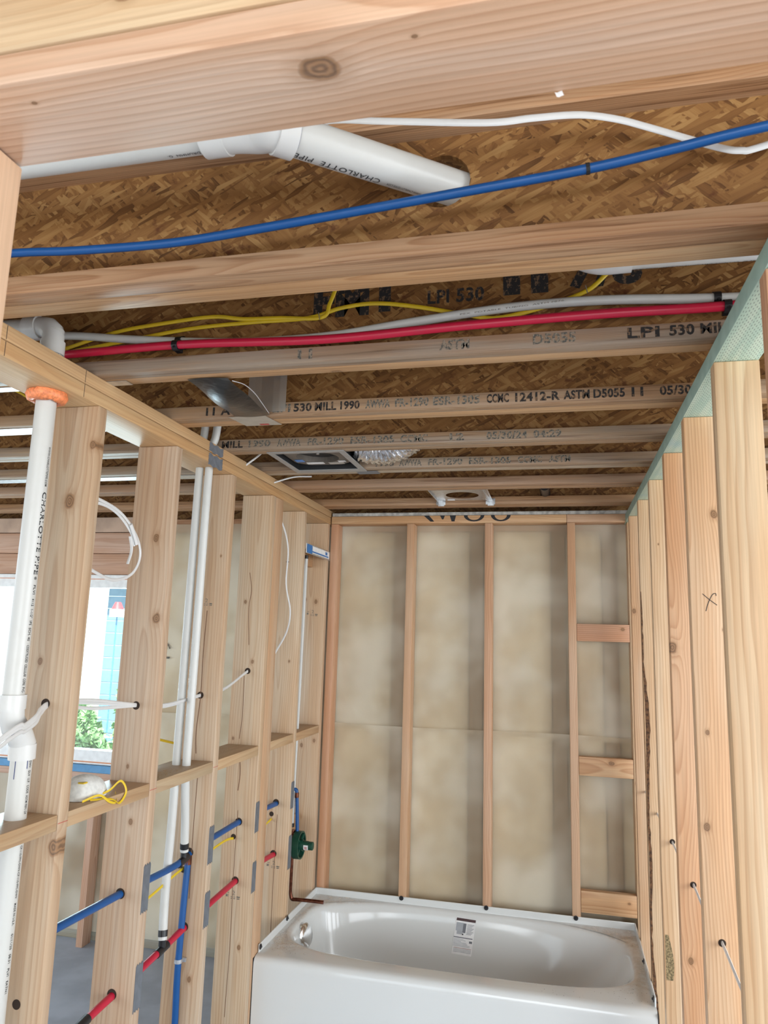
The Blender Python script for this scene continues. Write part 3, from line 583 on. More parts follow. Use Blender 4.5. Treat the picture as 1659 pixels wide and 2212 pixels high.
# window in the left room
w = empty('window_1', (-68, 4, 35.5)); tag(w, 'bright vinyl window in the outer wall of the left room', kind='structure')
for nm, b in (('frame_head', (-126.5, -47.6, 2.6, 5.2, 75.3, 78.3)), ('frame_sill', (-126.5, -47.6, 2.6, 5.2, 36.2, 39.2)), ('frame_jamb', (-49.0, -47.6, 2.6, 5.2, 39.2, 75.3)), ('frame_jamb', (-126.5, -125.0, 2.6, 5.2, 39.2, 75.3))):
    box(nm, b, 'white', w, 0.12)
box('orange_seal', (-125, -49, 2.5, 2.6, 77.2, 77.35), 'orangeline', w, 0); box('orange_seal', (-125, -49, 2.5, 2.6, 36.6, 36.85), 'orangeline', w, 0)
box('glass_pane', (-125, -49, 4.0, 4.15, 39.2, 75.3), 'glass', w, 0)
tag(box('sill_membrane', (-128, -46.5, 2.0, 6, 34.6, 36.15), 'membrane'), 'blue flashing membrane under the window of the left room', 'membrane')
for z0, z1, lab in ((78.4, 83.3, 'lower pinkish header board above the window'), (83.4, 88.25, 'upper pinkish header board above the window')):
    tag(board('window_header', (-150, -48.7, 3.4, 9.6, z0, z1), 'xzy', tint=(0.60, 0.41, 0.31), ring=0.3, contrast=0.45), lab, 'board')
tag(board('rough_sill', (-129, -46, 2.2, 9.6, 33.0, 34.55), 'xyz', tint=(0.60, 0.42, 0.33)), 'wood sill board under the window of the left room', 'board')
tag(board('cripple_stud', (-52.2, -50.7, 0.2, 3.2, 0, 33.0), 'zyx', tint=(0.60, 0.41, 0.31)), 'pinkish short stud standing below the window sill', 'stud')
tag(box('top_trim', (-150, -49.1, 3.2, 9.6, 88.4, 91.9), plain('pinkish_plate', (0.50, 0.36, 0.27), 0.7, 0, 0.15, 9)), 'outer wall plate running above the window of the left room', 'plate')
def shiny(name, x0, x1, y0, y1, z, lab):  # bright strips added to stand for window light reflected on the flange undersides
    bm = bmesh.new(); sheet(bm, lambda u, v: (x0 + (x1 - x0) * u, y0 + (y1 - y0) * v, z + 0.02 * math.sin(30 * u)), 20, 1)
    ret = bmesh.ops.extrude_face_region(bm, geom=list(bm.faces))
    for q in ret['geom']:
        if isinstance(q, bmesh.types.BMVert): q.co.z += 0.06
    tag(link(name, bm, 'galv'), lab, 'strap', 'added strips of reflected light under the joists')  # no real straps: added strips standing in for reflected window light
shiny('reflection_strip', -120, 2.4, -80.9, -79.6, 92.2, 'added bright strip for reflected window light under the second joist, its end showing over the left plate')
shiny('reflection_strip', -120, -7, -66.0, -63.2, 92.2, 'added bright strip for reflected window light under the third joist in the left room')
shiny('reflection_strip', -120, -7, -36.2, -33.6, 92.2, 'added bright strip for reflected window light under the fifth joist in the left room')

# ================================================================ FRONT WALL: header and jamb
tag(board('header_plate', (21, 72, -125.0, -120.1, 87.75, 89.22), 'xyz', tint=(0.76, 0.56, 0.425), knots=[(38.4, -123.2, 87.75, 0.62), (25.9, -123.8, 87.75, 0.1), (42.3, -124.0, 87.75, 0.09), (60, -122, 87.75, 0.3)], ring=0.36, contrast=0.6, pith=(13, 5, 0), bev=0.16), 'pinkish plank forming the underside of the door header at the top of the picture', 'header')
link('paper_scrap', sheet(bmesh.new(), lambda u, v: (47.3 + 0.28 * u + 0.08 * v, -120.12 + 0.04 * math.sin(5 * u), 87.78 - 0.22 * v), 3, 3), 'paper', bpy.data.objects['header_plate'])
tag(board('header_board', (21, 72, -125.05, -120.1, 89.26, 92.28), 'xzy', tint=(0.74, 0.56, 0.36), knots=[(30.7, -125.0, 90.9, 0.35)], ring=0.5, contrast=0.35), 'pale yellow upper header board at the very top of the picture', 'header')
jt = tag(board('jamb_stud', (20.8, 22.3, -125.0, -120.1, 0, 87.7), 'zyx', tint=(0.74, 0.55, 0.40), knots=[(22, -121.7, 84.4, 0.14), (22, -121.6, 78, 0.18)], ring=0.35, contrast=0.4), 'upright jamb stud at the left picture edge, carrying the header', 'stud')
tag(board('king_stud', (19.2, 20.7, -125.0, -120.1, 0, 92.28), 'zyx', tint=PINE), 'upright stud nailed behind the left jamb stud', 'stud')
tag(board('jamb_stud', (68.6, 70.1, -125.0, -120.1, 0, 87.7), 'zyx', tint=PINE), 'upright jamb stud carrying the right end of the header', 'stud')

# ================================================================ BATHTUB
tub = empty('bathtub', (30, -15, 0)); tag(tub, 'white alcove bathtub with a plain apron, dusty rim and paper label', 'bathtub')
CY = -13.6
def ell(a0, a1, b, n, z, N=128):
    """Superellipse loop between x = a0 and a1, half depth b."""
    cx, a = (a0 + a1) / 2, (a1 - a0) / 2; L = []
    for k in range(N):
        q = 2 * math.pi * k / N; c, s_ = math.cos(q), math.sin(q); r = (abs(c) ** n + abs(s_) ** n) ** (-1 / n); L.append((cx + a * c * r, CY + b * s_ * r, z))
    return L
def rect(x0, x1, y0, y1, z, rad=0.5, N=128):
    L = []
    cx, cy = 30, CY
    for k in range(N):
        q = 2 * math.pi * k / N; c, s_ = math.cos(q), math.sin(q)
        tx = ((x1 if c > 0 else x0) - cx) / c if abs(c) > 1e-9 else 1e9; ty = ((y1 if s_ > 0 else y0) - cy) / s_ if abs(s_) > 1e-9 else 1e9
        r = min(tx, ty); L.append((cx + c * r, cy + s_ * r, z))
    # pull the nearest samples onto the four corners
    for X, Y in ((x0, y0), (x1, y0), (x1, y1), (x0, y1)):
        i = min(range(N), key=lambda i: (L[i][0] - X) ** 2 + (L[i][1] - Y) ** 2); L[i] = (X, Y, z)
    return L
BZ = [(1.15, 58.85, 12.95, 3.9, 16.0), (1.6, 58.4, 12.6, 3.8, 15.93), (1.95, 58.0, 12.3, 3.7, 15.65), (2.2, 57.5, 12.05, 3.6, 15.1), (2.45, 56.7, 11.8, 3.5, 14), (3.0, 54.8, 11.35, 3.4, 11.5), (3.8, 52.0, 10.8, 3.3, 8.2), (4.6, 50, 10.3, 3.2, 6), (5.8, 48, 9.6, 3.0, 4.6), (8.5, 45, 8.2, 2.8, 3.7), (16, 38, 4, 2.4, 3.4)]
def yback(z):
    for (p, q) in zip(BZ, BZ[1:]):
        if p[4] >= z >= q[4]: t_ = (p[4] - z) / (p[4] - q[4]); return CY + p[2] + (q[2] - p[2]) * t_
    return CY + BZ[0][2]
loops = [rect(0.12, 59.88, -30.2, -0.12, 0.15), rect(0.12, 59.88, -30.3, -0.12, 14.6), rect(0.12, 59.88, -30.25, -0.12, 15.2), rect(0.12, 59.88, -30.0, -0.12, 15.7), rect(0.12, 59.88, -29.5, -0.12, 15.95), rect(0.12, 59.88, -28.8, -0.12, 16.02)] + [ell(*b) for b in BZ]
bm = bmesh.new(); R_ = [[bm.verts.new(p) for p in L] for L in loops]
for A, B in zip(R_, R_[1:]):
    for k in range(128): bm.faces.new((A[k], A[(k + 1) % 128], B[(k + 1) % 128], B[k]))
bm.faces.new(R_[-1])
o = link('tub_shell', bm, 'porcelain', tub, origin=(30, -13.6, 9.4), smooth=True); o.data.set_sharp_from_angle(angle=math.radians(60))
for b in ((0.1, 59.9, -0.32, -0.08, 15.9, 17.2), (0.1, 0.34, -28.6, -0.1, 15.9, 17.2), (59.66, 59.9, -28.6, -0.1, 15.9, 17.2)): box('nailing_flange', b, 'porcelain', tub, 0.07, True)
sc = [((17.4, -0.45, 17.0), (0, -1, 0)), ((33.5, -0.45, 17.0), (0, -1, 0)), ((49.6, -0.45, 17.0), (0, -1, 0)), ((0.45, -16.5, 17.0), (1, 0, 0)), ((0.45, -28.4, 16.8), (1, 0, 0)), ((59.55, -15.9, 17.0), (-1, 0, 0)), ((59.55, -28.2, 16.9), (-1, 0, 0))]
for c, ax in sc:
    c, ax = Vector(c), Vector(ax); bm = bmesh.new(); tube(bm, [c - ax * 0.05, c + ax * 0.04], 0.42, 12); tube(bm, [c + ax * 0.04, c + ax * 0.22], [0.2, 0.13], 8)
    o = link('flange_screw', bm, 'bluesheet', tub); o['label'] = 'dark screw and washer'
bm = bmesh.new(); a = Vector((1, -0.22, 0.22)).normalized(); c = Vector((3.0, -14.0, 13.6))
tube(bm, [c - a * 0.3, c + a * 0.25, c + a * 0.45, c + a * 0.5], [2.0, 2.0, 1.75, 0.4], 32); o = link('overflow_plate', bm, 'chrome', tub, smooth=True); o['label'] = 'round chrome overflow plate'
# dark caulk gaps at the ends of the apron
for x in (0.03, 59.97): box('end_gap', (x - 0.05, x + 0.05, -30.35, -29.2, 0, 15.8), 'caulk', tub, 0)
# paper label on the back slope of the basin
lab = bmesh.new()
def on_tub(x, z, off=0.03): return (x, yback(z) - off, z)
sheet(lab, lambda u, v: on_tub(28.15 - 0.75 * v + 3.65 * u, 15.25 - 0.12 * u - 5.9 * v, 0.05), 6, 12)
st = link('paper_label', lab, 'paper', tub); st['label'] = 'white paper label with a dark heading bar, small picture and lines of print'
def mark(u0, u1, v0, v1, mat, nm='print_block'):
    bm = sheet(bmesh.new(), lambda u, v: on_tub(28.15 - 0.75 * (v0 + (v1 - v0) * v) + 3.65 * (u0 + (u1 - u0) * u), 15.25 - 0.12 * (u0 + (u1 - u0) * u) - 5.9 * (v0 + (v1 - v0) * v), 0.085), 4, 2); link(nm, bm, mat, st)
mark(0.03, 0.99, 0.01, 0.085, 'maroon', 'heading_bar'); mark(0.05, 0.40, 0.13, 0.36, 'graypic', 'small_picture'); mark(0.40, 0.55, 0.14, 0.40, 'graydark', 'small_picture'); mark(0.12, 0.40, 0.36, 0.45, 'graypic', 'small_picture'); mark(0.40, 0.46, 0.42, 0.46, 'ink', 'small_picture')
for k in range(9): mark(0.60, 0.94 - 0.05 * (k % 3), 0.155 + 0.033 * k, 0.167 + 0.033 * k, 'graydark', 'print_line')
mark(0.0, 0.95, 0.52, 0.545, 'graydark', 'print_line')
for k in range(7): mark(0.02, (0.5, 0.62, 0.4, 0.66, 0.72, 0.85, 0.86)[k], 0.57 + 0.032 * k, 0.582 + 0.032 * k, 'graypic', 'print_line')
for k in range(4): mark(0.06, 0.95, 0.81 + 0.035 * k, 0.825 + 0.035 * k, plain('pale_red_print', (0.42, 0.28, 0.26), 0.6) if k == 0 else 'graypic', 'print_line')
mark(0.80, 0.95, 0.60, 0.66, 'graydark', 'print_block')
# sawdust and specks on the rim
def specks(name, spots, mat, lab, size, zfn=lambda x, y: 16.03, seed=1):
    r = random.Random(seed); bm = bmesh.new()
    for cx, cy, sx, sy, n in spots:
        for _ in range(n):
            x, y = r.gauss(cx, sx), r.gauss(cy, sy); z = zfn(x, y)
            if z is None: continue
            q = r.uniform(0, 3.14); L = r.uniform(0.4, 1.5) * size; W = L * r.uniform(0.25, 0.6); h = r.uniform(0.2, 0.5) * size
            ex, ey = Vector((math.cos(q), math.sin(q), r.uniform(-.15, .15))), Vector((-math.sin(q), math.cos(q), 0)); p = Vector((x, y, z + 0.02))
            a_, b_, c_ = bm.verts.new(p - ex * L - ey * W), bm.verts.new(p + ex * L - ey * W * .4), bm.verts.new(p + ey * W); d_ = bm.verts.new(p + Vector((0, 0, h)))
            for f in ((a_, b_, c_), (a_, b_, d_), (b_, c_, d_), (c_, a_, d_)): bm.faces.new(f)
    tag(link(name, bm, mat), lab, 'sawdust', kind='stuff')
def deckz(x, y):
    if not (0.5 < x < 59.4 and -29.3 < y < -0.5): return None
    if (abs((x - 30) / 28.85)) ** 3.9 + (abs((y - CY) / 12.95)) ** 3.9 < 1.0: return None
    return 16.03
specks('sawdust', [(3.2, -25.5, 2.2, 1.2, 50), (1.4, -18, 0.5, 3, 40), (3, -3, 2, 1, 16), (56.5, -25.5, 2, 1.4, 36), (46, -28, 5, .6, 18), (59, -14, .4, 5, 26)], 'dirt', 'dark flecks of sawdust scattered on the bathtub rim', 0.07, deckz, 4)
specks('sawdust', [(1.6, -16.5, 0.5, 3.4, 60), (58, -4, 1, 1.5, 50), (3.6, -24.4, 1.2, 0.5, 24)], 'chips', 'tan sawdust crumbs on the bathtub rim corners', 0.06, deckz, 5)
specks('sawdust', [(-1.6, -59, 1.0, 2.6, 150), (-2.5, -62, 1.4, 1.2, 80)], 'chips', 'pile of sawdust on the block with the two white tubes', 0.09, lambda x, y: 48.1 if -5.4 < x < -.1 and -63.6 < y < -48.8 else None, 6)
specks('sawdust', [(-3.6, -40, 1.0, 3.6, 170)], 'chips', 'pale sawdust on the block in front of the fourth left stud', 0.08, lambda x, y: 48.1 if -5.4 < x < -.1 and -47 < y < -32.8 else None, 7)

# ================================================================ SHOWER VALVE AND RISER
v = empty('shower_valve', (-1.2, -9.5, 27.3)); tag(v, 'dark green round shower valve with a protruding knob, on the left wall over the tub', 'valve')
VX, VY, VZ = -0.6, -9.5, 27.25
bm = bmesh.new(); N = 36
prof = [(-0.1, 2.15), (-0.1, 2.45), (1.15, 2.45), (1.15, 2.15)]
rr = [[bm.verts.new((VX - 0.5 + px, VY + math.cos(2 * math.pi * k / N) * pr, VZ + math.sin(2 * math.pi * k / N) * pr)) for k in range(N)] for px, pr in prof]
for i in range(4):
    for k in range(N): bm.faces.new((rr[i][k], rr[i][(k + 1) % N], rr[(i + 1) % 4][(k + 1) % N], rr[(i + 1) % 4][k]))
link('guard_ring', bm, 'green', v, smooth=True)
for k in range(4):
    q = math.pi / 4 + k * math.pi / 2; d = Vector((0, math.cos(q), math.sin(q)))
    bm = bmesh.new(); tube(bm, [Vector((VX + 0.3, VY, VZ)) + d * 0.7, Vector((VX + 0.3, VY, VZ)) + d * 2.25], 0.22, 8, True, 0.32); link('spoke', bm, 'green', v, smooth=True)
bm = bmesh.new(); tube(bm, [(VX - 1.2, VY, VZ), (VX + 0.9, VY, VZ), (VX + 0.9, VY, VZ), (VX + 1.9, VY, VZ)], [1.0, 1.0, 0.85, 0.8], 24); link('hub', bm, 'green', v, smooth=True)
bm = bmesh.new(); tube(bm, [(VX + 1.85, VY, VZ), (VX + 2.8, VY, VZ), (VX + 2.9, VY, VZ)], [0.75, 0.75, 0.6], 24); kb = link('knob', bm, 'green', v, smooth=True)
bm = sheet(bmesh.new(), lambda a, b: (VX + 1.25 + 0.9 * a, VY - 0.86 * math.cos(-0.9 + 1.2 * b), VZ + 0.86 * math.sin(-0.9 + 1.2 * b)), 3, 6); link('white_sticker', bm, 'paper', kb)
bm = sheet(bmesh.new(), lambda a, b: (VX + 1.45 + 0.5 * a, VY - 0.88 * math.cos(-0.6 + 0.6 * b), VZ + 0.88 * math.sin(-0.6 + 0.6 * b)), 3, 3); link('red_print', bm, plain('pinkish_print', (0.6, 0.33, 0.33), 0.6), kb)
bm = bmesh.new(); tube(bm, [(-1.9, VY, 29.8), (-1.8, VY, 24.8)], 0.62, 12); tube(bm, [(-2.4, VY - 2.2, VZ), (-2.4, VY + 2.2, VZ)], 0.45, 12); link('valve_body', bm, 'copper', v, smooth=True)
cs = tag(cable('spout_pipe', [(-1.75, VY, 25.4), (-1.75, VY, 22), (-1.75, VY, 19.4), (-1.6, VY, 18.3), (-1.3, VY, 17.75), (-0.3, VY, 17.75), (2, VY, 17.8), (4.4, VY, 17.8), (4.75, VY, 17.8)], 0.33, 'copper', sm=6), 'bent copper spout pipe sticking out over the tub corner', 'pipe')
ri = empty('shower_riser', (-2.4, VY, 30)); tag(ri, 'thin white tube rising from the shower valve to the shower arm bracket', 'tube')
cable('tube', [(-2.0, VY, 30.8), (-2.0, VY, 42), (-1.85, VY, 55), (-1.75, VY, 70), (-1.7, VY, 81)], 0.33, 'wpex', ri)
for z0, z1 in ((30.3, 31.0), (80.9, 81.6)): link('crimp_ring', tube(bmesh.new(), [(-2.0 if z0 < 50 else -1.7, VY, z0), (-2.0 if z0 < 50 else -1.7, VY, z1)], 0.4, 12), 'black', ri, smooth=True)
ab = empty('shower_arm_bracket', (0.3, -7, 82.6)); tag(ab, 'blue and white printed metal bracket strip at the top of the shower riser', 'bracket')
box('strip', (0.02, 0.16, -14.9, 0.0, 81.5, 83.4), 'galv', ab, 0.03); box('blue_print', (0.16, 0.18, -14.6, -11.5, 81.6, 83.3), 'blueprint', ab, 0); box('white_print', (0.16, 0.18, -11.2, -0.6, 81.8, 83.2), 'paper', ab, 0)
box('blue_line', (0.18, 0.19, -12.5, -1.2, 81.95, 82.25), 'blueprint', ab, 0); box('blue_patch', (0.18, 0.19, -3.2, -1.9, 82.4, 83.0), 'blueprint', ab, 0)
bs = empty('blue_tube', (-1.2, VY, 33)); tag(bs, 'short blue tube dropping into the top of the green shower valve', 'tube')
cable('tube', [(-1.35, VY, 36.2), (-1.15, VY, 33), (-0.95, VY, 29.4)], 0.34, 'blue', bs); link('crimp_ring', tube(bmesh.new(), [(-1.36, VY, 35.6), (-1.36, VY, 36.5)], 0.4, 12), 'copper', bs, smooth=True); cable('elbow', [(-1.36, VY, 36.3), (-1.6, VY, 37.0), (-2.6, VY - .5, 37.1)], 0.33, 'blue', bs)

# ================================================================ SUPPLY TUBES IN THE LEFT WALL
PX = -2.75
b = empty('blue_tube', (PX, -50, 35.5)); tag(b, 'long blue cold water tube running through the left wall studs', 'tube')
cable('tube_run', [(PX, -80.4, 36.0), (PX, -76, 35.85), (PX, -63.2, 35.55), (PX, -52, 35.2), (PX, -47, 35.9), (PX, -41.9, 36.1), (PX, -31, 36.25), (PX, -21, 36.0), (PX, -11.7, 35.6), (PX, -8, 35.9)], 0.44, 'blue', b)
bm = bmesh.new(); tube(bm, [(PX, -51.6, 35.1), (PX, -49.2, 35.5)], 0.52, 12); tube(bm, [(PX, -50.2, 35.2), (PX, -50.2, 36.4)], 0.46, 12); link('tee', bm, 'black', b, smooth=True)
bm = bmesh.new(); tube(bm, [(PX, -48.5, 35.7), (PX, -47.4, 35.9)], 0.56, 12); tube(bm, [(PX, -48.9, 35.6), (PX, -48.9, 34.4)], 0.5, 12); link('tee', bm, 'copper', b, smooth=True)
dz = empty('blue_tube', (PX, -49, 0)); tag(dz, 'blue tube dropping from the cold tee down to the floor', 'tube')
cable('tube_drop', [(PX, -48.95, 34.8), (PX - .05, -49.3, 28), (PX - .1, -49.5, 21), (PX - .1, -49.2, 14), (PX, -49.1, 1.5)], 0.44, 'blue', dz)
bm = bmesh.new(); tube(bm, [(PX - .1, -49.5, 22.2), (PX - .1, -49.5, 22.7)], 0.54, 14); bbox(bm, PX - .1, PX + 0.75, -49.1, -48.75, 22.2, 22.7); link('pipe_clip', bm, 'galv', dz)
b2 = empty('red_tube', (PX, -50, 26)); tag(b2, 'long red hot water tube running through the left wall studs', 'tube')
cable('tube_run', [(PX, -80.4, 23.4), (PX, -69.9, 24.4), (PX, -63.5, 24.9), (PX, -54.4, 25.7), (PX, -46.5, 26.45), (PX, -41.7, 26.9), (PX, -31, 27.5), (PX, -21.6, 27.5), (PX, -11.6, 26.8)], 0.44, 'red', b2)
bm = bmesh.new(); tube(bm, [(PX, -55.7, 25.55), (PX, -53.2, 25.8)], 0.52, 12); tube(bm, [(PX, -54.4, 25.7), (PX, -54.4, 26.9)], 0.46, 12); link('tee', bm, 'black', b2, smooth=True)
link('tee', tube(bmesh.new(), [(PX, -71.5, 24.2), (PX, -69.6, 24.45)], 0.53, 12), 'black', b2, smooth=True)
hole(LST[0], -2.5, -81.7, 31.1, 0.45)
for st_, zs in ((LST[1], (35.6, 24.9)), (LST[2], (35.85, 26.35)), (LST[3], (36.25, 27.5)), (LST[4], (35.95, 27.3))):
    y = WL[st_.name].y - 0.75
    for z in zs: hole(st_, PX, y, z + 0.06, 0.6)
    if st_ is not LST[1]: hole(st_, -3.5, y, 33.6 + (0.4 if y > -40 else 0), 0.42)
for pts, lab in (([(PX, -54.4, 26.8), (-3.3, -53.6, 32), (-3.4, -53.1, 40), (-3.4, -53.0, 47.6), (-3.3, -53, 65), (-3.15, -53, 89), (-2.75, -53, 95), (-2.3, -53, 103.5)], 'left of the pair of white tubes, reaching down to the red tube tee'),
                 ([(PX, -50.2, 36.4), (-2.6, -50.8, 40), (-2.1, -52.4, 45), (-1.9, -53, 48.3), (-1.8, -53, 65), (-1.65, -53, 89.5), (-0.9, -53, 94.5), (-0.3, -53, 103.5)], 'right of the pair of white tubes, ending at the blue tube tee')):
    r_ = empty('white_tube', pts[0]); tag(r_, lab, 'tube', 'pair of white supply tubes')
    cable('tube', pts, 0.56, 'wpex', r_, n=14)
    q = Vector(pts[0]); q2 = (Vector(pts[1]) - q).normalized(); link('crimp_band', tube(bmesh.new(), [q + q2 * 0.4, q + q2 * 1.15], 0.6, 14), 'black', r_, smooth=True)
yl = tag(cable('yellow_cable', [(-3.5, -63.8, 32.9), (-3.6, -57.6, 32.6), (-3.5, -49.5, 33.7), (-3.5, -40, 34.0), (-3.5, -34, 34), (-3.6, -27, 32.4), (-3.5, -19, 32.8), (-3.5, -5, 35)], 0.2, 'yellow', flat=0.11), 'yellow cable running through the left studs between the blue and red tubes', 'cable')
tag(cable('yellow_cable', [(-20, -40, 50), (-14, -12, 43), (-9, 0.4, 42.5), (-6.2, 1.5, 43)], 0.2, 'yellow', flat=0.11), 'yellow cable hanging behind the left wall near the back', 'cable')
wr = empty('white_cable', (PX, -50, 57)); tag(wr, 'pair of white cables running across the left studs above the blocks', 'cable')
for d, zz in ((-0.14, 0.0), (0.14, 0.25), (0.0, -0.25)):
    cable('cable_run', [(-0.2, -100, 51.6 + zz), (-0.6, -88.9, 56.4 + zz), (-0.8, -86.8, 56.75 + zz), (-1.2, -84.9, 57.35 + zz), (-1.9, -83.4, 57.9 + zz), (PX, -80.5, 58.35 + zz * .4), (PX + d, -74, 57.9 + zz), (PX, -65.2, 56.9 + zz * .4), (PX + d, -58, 56.2 + zz), (PX, -48.7, 56.95 + zz * .3), (PX + d, -41, 57.3 + zz), (PX, -32.6, 59.7 + zz * .3), (PX, -27, 60.5 + zz)] if d != 0.0 else [(-0.1, -100, 51.2), (-0.5, -88.9, 56.0), (-0.75, -86.8, 56.4), (-1.1, -84.9, 57.0), (-1.8, -83.4, 57.7), (PX, -80.5, 58.2), (PX, -74, 57.3), (PX, -65.2, 56.9)], 0.20, 'romex', wr, 0.11)
for st_, z in ((LST[0], 58.4), (LST[1], 56.9), (LST[2], 57.0), (LST[3], 59.8)): hole(st_, PX, WL[st_.name].y - 0.75, z, 0.5)
co = empty('white_cable', (-3, -71, 71)); tag(co, 'loop of white cable hanging between the first and second left studs', 'cable')
cable('loop', [(-3.6, -80.0, 80.6), (-3, -75.9, 80.3), (-2.9, -71.5, 79.4), (-2.8, -68.2, 77.2), (-2.8, -67.0, 74.9), (-2.9, -68.3, 72.6), (-3, -71.8, 71.55), (-3, -75.6, 72.2), (-3.4, -80.0, 73.6)], 0.19, 'romex', co, 0.1)
cable('loop', [(-3.6, -80.0, 79.4), (-3.1, -75.6, 79.9), (-3.0, -72.2, 79.3), (-2.9, -69.4, 77.6), (-2.9, -68.3, 76.0)], 0.19, 'romex', co, 0.1)
cable('loose_end', [(-2.9, -69.4, 77.0), (-2.8, -69.0, 75.4), (-2.9, -69.4, 73.7)], 0.19, 'romex', co, 0.1)
cable('wrap', [(-2.65, -69.9, 78.4), (-2.65, -68.9, 77.2), (-2.65, -68.2, 76.2)], 0.3, 'romex', co, 0.2)
hg = empty('white_cable', (-1, -22, 62)); tag(hg, 'loose white cable end hanging beside the fifth left stud', 'cable')
cable('cable_run', [(-1.6, -27.4, 87.0), (-1.0, -24.9, 85.4), (-1, -21.6, 81.4), (-1, -21.7, 75), (-1, -18.9, 70.2), (-1, -20.2, 66.4), (-1.3, -24.6, 62.6)], 0.2, 'romex', hg, 0.11)
cable('staple', [(-1.3, -21.6, 79.0), (-0.7, -21.5, 79.0)], 0.05, 'black', hg, sm=0)

# ================================================================ WHITE DRAIN PIPE, LEFT
dp = empty('drain_pipe', (-2.8, -86.3, 0)); tag(dp, 'tall white plastic drain pipe with printed lettering standing in the left wall', 'pipe')
up = link('upper_pipe', tube(bmesh.new(), [(-2.8, -86.3, 58.6), (-2.8, -86.3, 96)], 0.98, 28), 'pvc', dp, smooth=True)
lp = link('lower_pipe', tube(bmesh.new(), [(-2.75, -84.3, 0), (-2.75, -84.3, 54.5)], 0.98, 28), 'pvc', dp, smooth=True)
def hub(name, pts, r, mat='pvc_fit', n=28, sm=0, par=dp): return link(name, tube(bmesh.new(), smooth_path(pts, sm) if sm else pts, r, n), mat, par, smooth=True)
hub('coupling', [(-2.8, -86.3, 58.3), (-2.8, -86.3, 59.6)], 1.2)
hub('offset_elbow', [(-2.8, -86.3, 58.4), (-2.8, -86.2, 57.4), (-2.78, -85.7, 56.6), (-2.76, -84.9, 55.7), (-2.75, -84.35, 54.9), (-2.75, -84.3, 53.9)], [1.1, 1.12, 1.18, 1.2, 1.16, 1.12] , sm=0)
hub('offset_elbow', [(-2.75, -84.35, 54.9), (-2.75, -84.3, 53.5)], 1.22)
bm = bmesh.new(); tube(bm, smooth_path([(-2.2, -87.3, 56.0), (-1.75, -86.6, 56.15), (-1.5, -85.7, 56.75), (-1.6, -85.1, 57.3)], 5), 0.07, 6); link('marker_line', bm, 'bluepen', dp)
for dx, h in ((-0.42, 1.7), (0.42, 0.8)):
    bm = sheet(bmesh.new(), lambda u, v: (-2.75 + 1.0 * math.cos(-0.9 + dx * 1.3 + .07 * u), -84.3 + 1.0 * math.sin(-0.9 + dx * 1.3 + .07 * u), 53.5 - h * v), 2, 3); link('marker_line', bm, 'bluepen', dp)
hub('elbow', [(-2.8, -86.3, 93.3), (-2.8, -86.3, 94.7)], 1.2); hub('elbow', [(-2.8, -86.3, 94.6), (-2.8, -86.3, 95.3), (-2.95, -86.3, 95.85), (-3.4, -86.3, 96.25), (-4.0, -86.3, 96.4), (-4.6, -86.3, 96.4)], [1.04, 1.05, 1.07, 1.07, 1.05, 1.04], sm=0)
hub('elbow', [(-4.5, -86.3, 96.4), (-6.0, -86.3, 96.4)], 1.2); hub('upper_run', [(-5.8, -86.3, 96.4), (-40, -86.3, 96.8)], 0.98, 'pvc')
for q in (-0.75, -0.25): link('marker_line', sheet(bmesh.new(), lambda u, v: (-2.8 + 1.0 * math.cos(q + .06 * u), -86.3 + 1.0 * math.sin(q + .06 * u), 93.4 - 1.2 * v), 2, 2), 'bluepen', dp)
rw = random.Random(2); bm = bmesh.new(); F = 32
for rr_, z in ((1.05, 88.55), (1.5, 88.5), (1.75, 88.9), (1.85, 89.28), (0.9, 89.29)): pass
fo = [[bm.verts.new((-2.8 + (r0 + rw.uniform(-.12, .12)) * math.cos(2 * math.pi * k / F), -86.3 + (r0 + rw.uniform(-.12, .12)) * math.sin(2 * math.pi * k / F), z0 + rw.uniform(-.1, .1) * (z0 < 89.2))) for k in range(F)] for r0, z0 in ((0.97, 88.6), (1.3, 88.2), (1.75, 88.35), (1.98, 88.85), (1.85, 89.27))]
for A, B in zip(fo, fo[1:]):
    for k in range(F): bm.faces.new((A[k], A[(k + 1) % F], B[(k + 1) % F], B[k]))
tag(link('foam_seal', bm, 'foam', smooth='all'), 'lumpy orange foam sealing the drain pipe under the left top plate', 'foam')
R0 = 0.98; ax_ = (-2.8, -86.3)
def vtext(body, z0, z1, h, px=-2.8, py=-86.3, ang=0.02):
    def fn(u, v_):
        q = ang + (v_ - 0.5) * h / R0; return (px + 1.0 * math.cos(q), py + 1.0 * math.sin(q), z0 + (z1 - z0) * u)
    lettering('printed_lettering', body, fn, MAT['ink'], dp, 0.012)
vtext('WWW.CHARLOTTEPIPE.COM', 83.6, 79.6, 0.3); vtext('CHARLOTTE PIPE', 79.0, 70.9, 0.55); vtext('®', 70.7, 70.4, 0.3); vtext('PLVI', 69.9, 69.0, 0.3); vtext('4112  1-1/2"  IPS  SCH. 40', 68.6, 64.6, 0.32); vtext('COEXTRUDED  CELLULAR  CORE  PVC-', 64.2, 59.8, 0.32)
vtext('DWV.  GUV  U.P.  CODE  ASTM F891-24', 53.4, 48.6, 0.3, -2.75, -84.3); vtext('CP-110-FPC-DWV-CP-110-FPC-DWV', 45.8, 41.2, 0.26, -2.75, -84.3); vtext('MADE IN U.S.A.', 40.8, 38.9, 0.26, -2.75, -84.3); vtext('01/11/25   08:31   PLVI   EATN1', 38.2, 33.2, 0.26, -2.75, -84.3)
